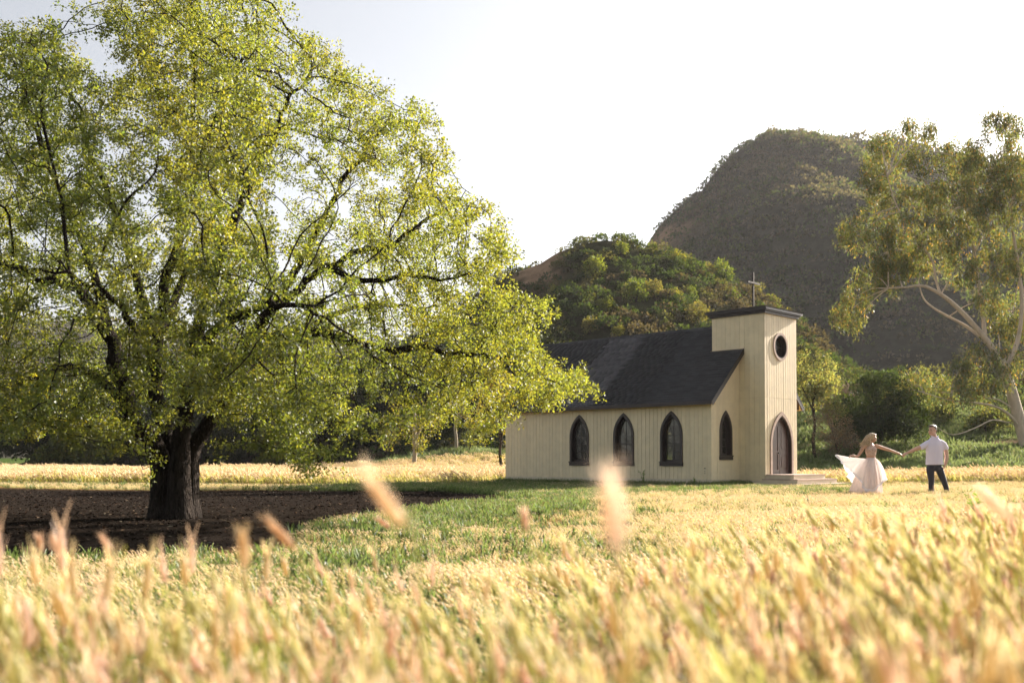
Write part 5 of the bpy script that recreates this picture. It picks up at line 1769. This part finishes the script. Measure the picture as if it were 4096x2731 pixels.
# ------------------------------------------------------------------ people
def skin_mat(name, c, sss=0.15, rough=0.5):
    m, nt, b = mat(name)
    n = noise_tex(nt, 14, 4, 0.6, objcoord(nt)); c = Vector(c)
    nt.links.new(ramp(nt, n.outputs[0], [(0.3, tuple(c * 0.93)), (0.7, tuple(c * 1.06))]), b.inputs["Base Color"])
    b.inputs["Roughness"].default_value = rough
    b.inputs["Subsurface Weight"].default_value = sss; b.inputs["Subsurface Radius"].default_value = (0.02, 0.008, 0.004); b.inputs["Subsurface Scale"].default_value = 0.5
    return m
def cloth_mat(name, c, scale=120, var=0.12, rough=0.85, bk=0.25):
    m, nt, b = mat(name)
    v = objcoord(nt); n = noise_tex(nt, scale, 3, 0.6, v); n2 = noise_tex(nt, 9, 5, 0.65, v); c = Vector(c)
    nt.links.new(ramp(nt, n.outputs[0], [(0.25, tuple(c * (1 - var))), (0.75, tuple(c * (1 + var * .4)))]), b.inputs["Base Color"])
    b.inputs["Roughness"].default_value = rough; b.inputs["Sheen Weight"].default_value = 0.2
    bump(nt, b, n2.outputs[0], bk, 0.03)
    return m
M_skin_w = skin_mat("skin_tanned", (0.56, 0.34, 0.23))
M_skin_m = skin_mat("skin_fair", (0.58, 0.36, 0.27))
M_lip = skin_mat("lips", (0.45, 0.16, 0.14)); M_eye = paint("eye_dark", (0.03, 0.022, 0.018), 0.1, 0.3); M_brow = paint("brow_hair", (0.10, 0.06, 0.035), 0.2, 0.8)
M_shirt = cloth_mat("pale_shirt", (0.74, 0.70, 0.84), 160, 0.05); M_pants = cloth_mat("navy_trousers", (0.026, 0.027, 0.042), 160, 0.25, 0.8, 0.5)
M_shoe = paint("dark_shoe", (0.05, 0.035, 0.025), 0.2, 0.4); M_button = paint("shirt_button", (0.75, 0.72, 0.75), 0.05, 0.3)
M_hair_m = cloth_mat("brown_hair", (0.055, 0.030, 0.018), 90, 0.5, 0.5, 0.8)
def hair_blond():
    m, nt, b = mat("blond_hair")
    v = objcoord(nt, (30, 30, 5)); n = noise_tex(nt, 3, 4, 0.6, v)
    nt.links.new(ramp(nt, n.outputs[0], [(0.3, (0.24, 0.16, 0.085)), (0.5, (0.50, 0.37, 0.22)), (0.7, (0.70, 0.56, 0.38))]), b.inputs["Base Color"])
    b.inputs["Roughness"].default_value = 0.4; b.inputs["Sheen Weight"].default_value = 0.3
    return m
M_hair_w = hair_blond()
def sequin():
    m, nt, b = mat("beaded_lace")
    v = objcoord(nt); vo = nt.nodes.new("ShaderNodeTexVoronoi"); vo.inputs["Scale"].default_value = 75
    nt.links.new(v, vo.inputs["Vector"])
    nt.links.new(ramp(nt, vo.outputs["Distance"], [(0.1, (0.78, 0.66, 0.58)), (0.45, (0.62, 0.44, 0.36)), (0.8, (0.42, 0.28, 0.22))]), b.inputs["Base Color"])
    b.inputs["Roughness"].default_value = 0.35; b.inputs["Metallic"].default_value = 0.15
    bump(nt, b, vo.outputs["Distance"], 0.8, 0.01)
    return m
M_top = sequin()
def tulle(name, c, transp):
    m, nt, b = mat(name)
    nt.nodes.remove(b); out = nt.nodes.get("Material Output")
    n = noise_tex(nt, 5, 4, 0.6, objcoord(nt)); c = Vector(c)
    col = ramp(nt, n.outputs[0], [(0.3, tuple(c * 0.92)), (0.7, tuple(c * 1.05))])
    d = nt.nodes.new("ShaderNodeBsdfDiffuse"); t = nt.nodes.new("ShaderNodeBsdfTranslucent"); tr = nt.nodes.new("ShaderNodeBsdfTransparent")
    nt.links.new(col, d.inputs[0]); nt.links.new(col, t.inputs[0])
    a = nt.nodes.new("ShaderNodeMixShader"); a.inputs[0].default_value = 0.5
    nt.links.new(d.outputs[0], a.inputs[1]); nt.links.new(t.outputs[0], a.inputs[2])
    e = nt.nodes.new("ShaderNodeMixShader"); e.inputs[0].default_value = transp
    nt.links.new(a.outputs[0], e.inputs[1]); nt.links.new(tr.outputs[0], e.inputs[2]); nt.links.new(e.outputs[0], out.inputs[0])
    return m
M_tulle = tulle("blush_tulle", (0.93, 0.87, 0.85), 0.26); M_under = tulle("blush_lining", (0.90, 0.79, 0.74), 0.12); M_trim = tulle("white_trim", (0.86, 0.85, 0.90), 0.02)


class Prims:
    def __init__(s): s.g = Geo()
    def ell(s, c, r, rot=None, nu=14, nv=9):
        c = Vector(c); V = []
        for i in range(nv + 1):
            ph = math.pi * i / nv
            for k in range(nu):
                th = 2 * math.pi * k / nu
                q = Vector((r[0] * math.sin(ph) * math.cos(th), r[1] * math.sin(ph) * math.sin(th), r[2] * math.cos(ph)))
                if rot is not None: q = rot @ q
                V.append(c + q)
        F = [(i * nu + k, (i + 1) * nu + k, (i + 1) * nu + (k + 1) % nu, i * nu + (k + 1) % nu) for i in range(nv) for k in range(nu)]
        s.g.add(V, F); return s
    def cap(s, pts, rad, sides=10):
        pts = [Vector(p) for p in pts]
        a = (pts[0] - pts[1]).normalized(); b = (pts[-1] - pts[-2]).normalized()
        p2 = [pts[0] + a * rad[0] * .95, pts[0] + a * rad[0] * .6] + pts + [pts[-1] + b * rad[-1] * .6, pts[-1] + b * rad[-1] * .95]
        r2 = [rad[0] * .25, rad[0] * .8] + list(rad) + [rad[-1] * .8, rad[-1] * .25]
        s.g.tube(p2, r2, sides); return s
    def loft(s, rings, n=28):
        """rings: (centre, rx, ry)"""
        V = []
        for c, rx, ry in rings:
            for k in range(n):
                a = 2 * math.pi * k / n
                V.append((c[0] + rx * math.cos(a), c[1] + ry * math.sin(a), c[2]))
        m = len(rings)
        F = [(i * n + k, i * n + (k + 1) % n, (i + 1) * n + (k + 1) % n, (i + 1) * n + k) for i in range(m - 1) for k in range(n)]
        F += [tuple(range(n - 1, -1, -1)), tuple(range((m - 1) * n, m * n))]
        s.g.add(V, F); return s
    def fuse(s, name, m, parent, voxel=0.009, it=5, dec=0.5):
        """melt the overlapping shapes into one continuous skin"""
        me = s.g.mesh(name, None)
        t = bpy.data.objects.new(name, me); COL.objects.link(t)
        md = t.modifiers.new("r", 'REMESH'); md.mode = 'VOXEL'; md.voxel_size = voxel
        sm = t.modifiers.new("s", 'SMOOTH'); sm.factor = 0.5; sm.iterations = it
        if dec < 1: dd = t.modifiers.new("d", 'DECIMATE'); dd.ratio = dec
        dg = bpy.context.evaluated_depsgraph_get()
        out = bpy.data.meshes.new_from_object(t.evaluated_get(dg))
        bpy.data.objects.remove(t)
        out.name = name; out.materials.clear(); out.materials.append(m)
        out.polygons.foreach_set("use_smooth", np.ones(len(out.polygons), dtype=bool))
        return link(name, out, parent)


def head_prims(p, c, R, s=1.0, jaw=1.0, ear=True):
    c = Vector(c)
    q = lambda x, y, z: c + R @ Vector((x, y, z)) * s
    e = lambda x, y, z, a, b, d: p.ell(q(x, y, z), (a * s, b * s, d * s), R)
    e(0, .018, .030, .072, .092, .086); e(0, -.018, -.028, .060, .074, .086)
    e(0, -.052, -.092, .034 * jaw, .030, .024); e(.028, -.03, -.078, .026 * jaw, .036, .024); e(-.028, -.03, -.078, .026 * jaw, .036, .024)
    p.cap([q(0, -.086, .008), q(0, -.108, -.030)], [.009 * s, .014 * s], 8)
    e(0, -.078, .022, .048, .016, .012); e(.034, -.060, -.026, .026, .026, .026); e(-.034, -.060, -.026, .026, .026, .026)
    e(0, -.084, -.062, .024, .014, .014)
    if ear: e(.072, .014, -.014, .010, .018, .030); e(-.072, .014, -.014, .010, .018, .030)
    return q


def face_bits(q, R, s, body, brow_m, lip_m):
    for sd in (-1, 1):
        g = Prims(); g.ell(q(sd * .030, -.0835, -.001), (.0135 * s, .007 * s, .006 * s), R); g.g.obj("eye", M_eye, body, True)
        g = Prims(); g.cap([q(sd * .014, -.094, .018), q(sd * .046, -.083, .020)], [.0045 * s, .003 * s], 6); g.g.obj("eyebrow", brow_m, body, True)
    g = Prims(); g.ell(q(0, -.095, -.058), (.021 * s, .006 * s, .0045 * s), R); g.ell(q(0, -.0945, -.067), (.019 * s, .0065 * s, .005 * s), R); g.g.obj("mouth", lip_m, body, True)


def hand(p, wrist, d, nrm, curl, s=1.0, thumb=1):
    """palm, four bent fingers of different length and a thumb from the side of the palm.
    d points along the hand, nrm out of the back of the hand"""
    d = Vector(d).normalized(); nrm = Vector(nrm); nrm = (nrm - d * nrm.dot(d)).normalized(); sd = d.cross(nrm)
    w = Vector(wrist)
    Rm = Matrix((sd, nrm, d)).transposed()
    p.ell(w + d * .045 * s, (.042 * s, .017 * s, .052 * s), Rm)
    for k, (off, L) in enumerate(((-.030, .066), (-.010, .076), (.011, .072), (.030, .056))):
        b = w + d * .082 * s + sd * off * s
        a1, a2 = curl * .6, curl * 1.5
        d1 = d * math.cos(a1) - nrm * math.sin(a1); d2 = d * math.cos(a2) - nrm * math.sin(a2)
        m = b + d1 * L * .5 * s; e = m + d2 * L * .5 * s
        p.cap([b - d * .02 * s, b, m, e], [.0095 * s, .0095 * s, .0085 * s, .007 * s], 7)
    tb = w + d * .022 * s - sd * thumb * .034 * s
    td = (d * .75 - sd * thumb * .65 - nrm * .35).normalized()
    t1 = tb + td * .040 * s; t2 = t1 + (d * .9 - nrm * .45 - sd * thumb * .1).normalized() * .032 * s
    p.cap([tb, t1, t2], [.013 * s, .0105 * s, .0085 * s], 7)


PEOPLE_Y = 25.8
# ---------------- woman
def build_woman():
    X0 = 9.30
    root = empty("person", (X0 + .012, PEOPLE_Y, gz(X0, PEOPLE_Y)))
    tag(root, "blonde woman in beaded crop top holding out her flowing blush skirt, taking the man's hand", "person")
    w = lambda zx, zy, y=0.0: Vector((7.982 + .001653 * zx - X0, y, 2.191 - .001653 * zy))
    yaw = math.radians(52)      # head turned towards the man (picture right)
    R = Matrix.Rotation(yaw, 3, 'Z') @ Matrix.Rotation(math.radians(9), 3, 'X')
    p = Prims()
    hc = w(818, 415, -.005); s = 0.98
    q = head_prims(p, hc, R, s, 0.86, False)
    p.cap([hc + Vector((-.012, .012, -.07)), w(790, 505, .01), w(785, 530, .01)], [.047, .046, .058])
    # torso
    p.ell(w(785, 545), (.145, .062, .05)); p.ell(w(788, 590), (.140, .095, .11)); p.ell(w(790, 650), (.128, .088, .10))
    p.loft([(w(790, 640), .122, .086), (w(790, 690), .112, .080), (w(790, 720), .110, .080), (w(792, 760), .135, .095), (w(795, 830), .160, .115), (w(795, 900), .15, .11)])
    for sd in (-1, 1): p.ell(w(788 + sd * 42, 600, -.062), (.062, .055, .060))
    # arm reaching to the man
    p.cap([w(868, 545), w(905, 552, -.01), w(1000, 585, -.02), w(1090, 612, -.03), w(1160, 640, -.03), w(1232, 664, -.03)], [.055, .051, .045, .037, .033, .024])
    hand(p, w(1228, 664, -.03), w(1300, 700) - w(1228, 664), (0.1, -0.35, 0.9), 0.55, 0.92, 1)
    # arm holding the skirt
    p.cap([w(695, 548), w(665, 575, .0), w(635, 630, .01), w(603, 692, .03), w(560, 706, .0), w(500, 690, -.03)], [.055, .050, .043, .036, .030, .023])
    hand(p, w(503, 690, -.03), (-0.9, -0.15, -0.1), (0.0, -0.2, 1.0), 0.9, 0.9, -1)
    # legs
    for sd, kx in ((-1, 760), (1, 850)):
        p.cap([w(795 + sd * 45, 880), w(kx, 1090, -.03), w(kx + 6, 1180, .0), w(kx + 4, 1290, .02)], [.085, .055, .048, .034])
        p.ell(w(kx + 2, 1312, -.05), (.040, .11, .030))
    body = p.fuse("body", M_skin_w, root, 0.0075, 4, 0.45)
    face_bits(q, R, s, body, M_brow, M_lip)
    # beaded top with high halter neck
    t = Prims()
    t.loft([(w(790, 692), .122, .090), (w(790, 660), .136, .098), (w(789, 615), .147, .106), (w(788, 575), .138, .104), (w(788, 545), .105, .085), (w(787, 520), .070, .068), (w(786, 503), .053, .055)])
    for sd in (-1, 1): t.ell(w(788 + sd * 42, 602, -.066), (.070, .060, .066))
    t.fuse("crop_top", M_top, root, 0.009, 4, 0.6)
    # hair
    hp = Prims()
    e = lambda x, y, z, a, b, d: hp.ell(hc + R @ Vector((x, y, z)) * s, (a * s, b * s, d * s), R)
    e(0, .036, .040, .082, .088, .090); e(0, -.02, .085, .062, .060, .034); e(.0, .075, -.02, .075, .055, .085)
    e(.060, .0, .035, .026, .07, .062); e(-.064, .012, .0, .024, .062, .095)
    rng = np.random.default_rng(4)
    for k in range(46):
        # wavy locks falling over her right shoulder (picture left) and blowing back a little
        a = rng.uniform(-1, 1)
        st = hc + R @ Vector((-.055 - .02 * rng.random(), .02 + .06 * a, .03 + .05 * rng.random())) * s
        end = w(rng.uniform(630, 760), rng.uniform(520, 592), rng.uniform(-.085, .04))
        if k % 4 == 0: end = w(rng.uniform(615, 660), rng.uniform(505, 560), rng.uniform(.0, .09))
        m1 = st.lerp(end, .35) + Vector((-.035, 0, .02)); m2 = st.lerp(end, .7) + Vector((rng.normal() * .02 - .012, rng.normal() * .015, 0))
        cc = catmull([st, m1, m2, end], 5)
        ph = rng.uniform(0, 6.28)
        cc = [c + np.array([math.sin(i * .95 + ph) * .010, math.cos(i * .95 + ph) * .010, 0]) for i, c in enumerate(cc)]
        rr = [0.016 * (1 - .65 * i / len(cc)) for i in range(len(cc))]
        hp.g.tube(cc, rr, 6)
    hp.g.obj("hair", M_hair_w, root, smooth=True)
    # skirt: lining to the ground, blowing overskirt with a stiff white edge
    wc = w(792, 742)
    rngs = np.random.default_rng(8)
    def skirt_mesh(name, hem, m, folds, amp, t0=0.0, t1=1.0, nt_=22, nth=220, lift=0.0, bulge=0.30, frill=0.0):
        th = np.linspace(0, 2 * np.pi, nth, endpoint=False)
        deg = np.array([h[0] for h in hem], float); H = np.array([h[1:] for h in hem], float)
        dg = np.degrees(th)
        hx = [np.interp(dg, deg, H[:, i]) for i in range(3)]
        k = np.array([1, 2, 3, 2, 1.]) / 9
        hx = [np.convolve(np.concatenate([a[-2:], a, a[:2]]), k, 'valid') for a in hx]
        V = []
        for i in range(nt_ + 1):
            t = t0 + (t1 - t0) * i / nt_
            wx = wc.x + .118 * np.cos(th); wy = .088 * np.sin(th); wz = np.full(nth, wc.z)
            cx_ = wx * .45 + hx[0] * .62; cy_ = wy * .45 + hx[1] * .62; cz_ = wz - (wz - hx[2]) * bulge
            B = lambda a, b, c: (1 - t) ** 2 * a + 2 * t * (1 - t) * b + t * t * c
            x, y, z = B(wx, cx_, hx[0]), B(wy, cy_, hx[1]), B(wz, cz_, hx[2])
            f = np.zeros(nth)
            for (n_, ph, a_) in folds: f = f + a_ * np.sin(n_ * th + ph + 0.6 * np.sin(2 * th))
            f = f * amp * t ** 0.8
            if frill: f = f + frill * np.sin(34 * th + 2 * np.sin(5 * th)) * ((t - t0) / (t1 - t0 + 1e-9)) * 1.5
            r = np.stack([np.cos(th), np.sin(th)]); 
            V.append(np.stack([x + r[0] * (f + lift), y + r[1] * (f + lift), z + 0.35 * f], 1))
        V = np.concatenate(V); n0 = nt_ + 1
        i, j = np.meshgrid(np.arange(nt_), np.arange(nth), indexing='ij'); j2 = (j + 1) % nth
        Q = np.stack([(i * nth + j).ravel(), (i * nth + j2).ravel(), ((i + 1) * nth + j2).ravel(), ((i + 1) * nth + j).ravel()], 1)
        return link(name, fast_mesh(name, V, Q, m, None, True), root)
    F1 = [(7, .3, .6), (13, 1.1, .5), (23, 2.2, .25)]
    hem_u = [(0, .27, 0, .03), (45, .2, .24, .03), (90, -.10, .33, .03), (135, -.38, .26, .05), (180, -.56, 0, .08), (215, -.44, -.22, .03), (270, -.12, -.33, .02), (315, .16, -.25, .02), (360, .27, 0, .03)]
    skirt_mesh("skirt_lining", hem_u, M_under, F1, .045, bulge=.42)
    hem_o = [(0, .335, 0, .40), (40, .26, .22, .25), (90, .0, .34, .10), (120, -.33, .33, .20), (145, -.56, .24, .55), (160, -.80, .12, 1.08), (170, -.88, .0, 1.00), (182, -.86, -.08, .90), (195, -.74, -.18, .78),
             (210, -.56, -.26, .60), (226, -.36, -.33, .34), (240, -.38, -.35, .24), (252, -.30, -.37, .13), (270, -.10, -.36, .11), (290, .04, -.34, .22), (310, .12, -.28, .30), (325, .24, -.2, .38), (345, .33, -.10, .40), (360, .335, 0, .40)]
    F2 = [(7, .9, .6), (13, 2.0, .6), (29, .4, .3)]
    skirt_mesh("overskirt", hem_o, M_tulle, F2, .050, 0.0, 0.945, 22, 260, .012, .20)
    skirt_mesh("skirt_trim", hem_o, M_trim, F2, .050, 0.945, 1.0, 3, 260, .012, .20, 0.012)
    b = Prims(); b.loft([(w(792, 752), .126, .096), (w(792, 745), .128, .098), (w(792, 732), .118, .090)], 40); b.g.obj("waistband", M_trim, root, True)


# ---------------- man
def build_man():
    X0 = 10.95
    root = empty("person", (X0 - .022, PEOPLE_Y, gz(X0, PEOPLE_Y)))
    tag(root, "dark-haired man in pale short-sleeved shirt and navy trousers, reaching out to the woman", "person")
    w = lambda zx, zy, y=0.0: Vector((7.982 + .001653 * zx - X0, y, 2.191 - .001653 * zy))
    R = Matrix.Rotation(math.radians(-58), 3, 'Z') @ Matrix.Rotation(math.radians(3), 3, 'X')
    p = Prims(); hc = w(1775, 300, -.01); s = 1.17
    q = head_prims(p, hc, R, s, 1.15, True)
    p.cap([hc + Vector((.02, .02, -.06)), w(1802, 390, .01), w(1808, 430, .01)], [.070, .072, .090])
    p.ell(w(1810, 480), (.15, .065, .05)); p.ell(w(1810, 570), (.19, .11, .20)); p.ell(w(1805, 760), (.165, .105, .20)); p.ell(w(1800, 870), (.16, .11, .11))
    # reaching arm
    p.cap([w(1700, 515), w(1605, 562, -.02), w(1490, 600, -.04), w(1430, 628, -.04), w(1372, 654, -.04)], [.050, .056, .050, .044, .032])
    hand(p, w(1375, 653, -.04), w(1290, 700) - w(1375, 653), (-.1, -.5, .75), 0.75, 1.06, -1)
    # hanging arm
    p.cap([w(1925, 515), w(1984, 585, .0), w(1998, 690, .01), w(1990, 760, -.01), w(1965, 845, -.03)], [.048, .056, .052, .047, .032])
    hand(p, w(1966, 842, -.03), (-.30, -.12, -.95), (.85, -.3, -.2), 0.95, 1.06, 1)
    for x0, x1, x2 in ((1735, 1748, 1755), (1872, 1942, 2008)):
        p.cap([w(x0, 890), w(x1, 1090, -.02), w(x2, 1290, .02)], [.07, .05, .035])
    body = p.fuse("body", M_skin_m, root, 0.008, 4, 0.45)
    face_bits(q, R, s, body, M_hair_m, M_lip)
    # shirt
    t = Prims()
    t.loft([(w(1806, 842), .232, .140), (w(1806, 800), .226, .140), (w(1808, 700), .218, .142), (w(1810, 600), .224, .146), (w(1810, 540), .228, .138), (w(1810, 490), .205, .118), (w(1809, 460), .170, .102), (w(1808, 435), .125, .094), (w(1806, 412), .092, .090)])
    t.cap([w(1715, 500), w(1665, 528, -.01), w(1604, 566, -.02)], [.078, .078, .076], 16)
    t.cap([w(1908, 494), w(1950, 520), w(1984, 580)], [.078, .077, .072], 16)
    sh = t.fuse("shirt", M_shirt, root, 0.010, 4, 0.6)
    # collar points, placket and buttons
    for sd in (-1, 1):
        g = Geo(); a = w(1803 + sd * 8, 412, -.093); b = w(1803 + sd * 62, 382, -.02); c = w(1803 + sd * 30, 432, -.108); d_ = w(1803 + sd * 58, 405, -.055)
        o_ = Vector((0, -.008, .004)); g.add([a, c, d_, b, a + o_, c + o_, d_ + o_, b + o_], [(0, 1, 2, 3), (7, 6, 5, 4), (0, 4, 5, 1), (1, 5, 6, 2), (2, 6, 7, 3), (3, 7, 4, 0)]); g.obj("collar", M_shirt, sh)
    pts = [w(1800, 428, -.100), w(1796, 480, -.121), w(1792, 540, -.143), w(1788, 610, -.150), w(1784, 720, -.1465), w(1782, 838, -.1455)]
    g = Geo(); V = []
    for v_ in pts: V += [v_ + Vector((-.016, 0, 0)), v_ + Vector((.016, 0, 0)), v_ + Vector((.016, .03, 0)), v_ + Vector((-.016, .03, 0))]
    g.add(V, [(i * 4 + k, i * 4 + (k + 1) % 4, (i + 1) * 4 + (k + 1) % 4, (i + 1) * 4 + k) for i in range(5) for k in range(4)] + [(3, 2, 1, 0), (20, 21, 22, 23)]); g.obj("placket", M_shirt, sh)
    for k in range(6):
        v_ = pts[0].lerp(pts[-1], (k + .3) / 6); v_.y = -.148 if k > 1 else -.125
        g = Prims(); g.ell(v_, (.006, .004, .006), nu=8, nv=4); g.g.obj("button", M_button, sh, True)
    # trousers
    t = Prims()
    t.loft([(w(1800, 815), .178, .118), (w(1800, 860), .186, .122), (w(1802, 900), .190, .124), (w(1803, 940), .175, .11)])
    t.cap([w(1737, 900), w(1742, 1000, -.01), w(1748, 1095, -.02), w(1752, 1200, .01), w(1757, 1292, .02)], [.100, .088, .074, .068, .062], 14)
    t.cap([w(1872, 900), w(1910, 1000, -.01), w(1945, 1095, -.02), w(1980, 1190, .0), w(2010, 1280, .02)], [.104, .090, .075, .068, .060], 14)
    t.fuse("trousers", M_pants, root, 0.010, 3, 0.6)
    for x, yw in ((1755, .1), (2014, .35)):
        t = Prims(); c = w(x, 1312, -.05)
        t.ell(c + Vector((0, 0, .0)), (.048, .135, .035), Matrix.Rotation(yw, 3, 'Z')); t.ell(c + Vector((0, .06, .03)), (.045, .06, .05))
        t.fuse("shoe", M_shoe, root, 0.012, 2, 1.0)
    # short hair, longer on top
    h = Prims(); e = lambda x, y, z, a, b, d: h.ell(hc + R @ Vector((x, y, z)) * s, (a * s, b * s, d * s), R)
    e(0, .034, .042, .078, .084, .082); e(0, -.012, .092, .060, .078, .032); e(0, -.062, .094, .044, .030, .022); e(0, .080, -.01, .060, .032, .065)
    h.fuse("hair", M_hair_m, root, 0.008, 2, 0.7)


build_woman()
build_man()
# ------------------------------------------------------------------ sunlit evening haze
def build_haze():
    m = bpy.data.materials.new("valley_haze"); m.use_nodes = True
    nt = m.node_tree; nt.nodes.clear()
    out = nt.nodes.new("ShaderNodeOutputMaterial"); pv = nt.nodes.new("ShaderNodeVolumePrincipled")
    pv.inputs["Color"].default_value = (0.93, 0.92, 0.95, 1)
    pv.inputs["Density"].default_value = 0.00010
    pv.inputs["Anisotropy"].default_value = 0.3
    nt.links.new(pv.outputs[0], out.inputs["Volume"])
    g = Geo(); g.box(-1300, 1300, -40, 1250, -4.0, 190.0)
    o = g.obj("haze", m)
    tag(o, "thin pale evening haze over the valley", "haze", kind="stuff")
build_haze()
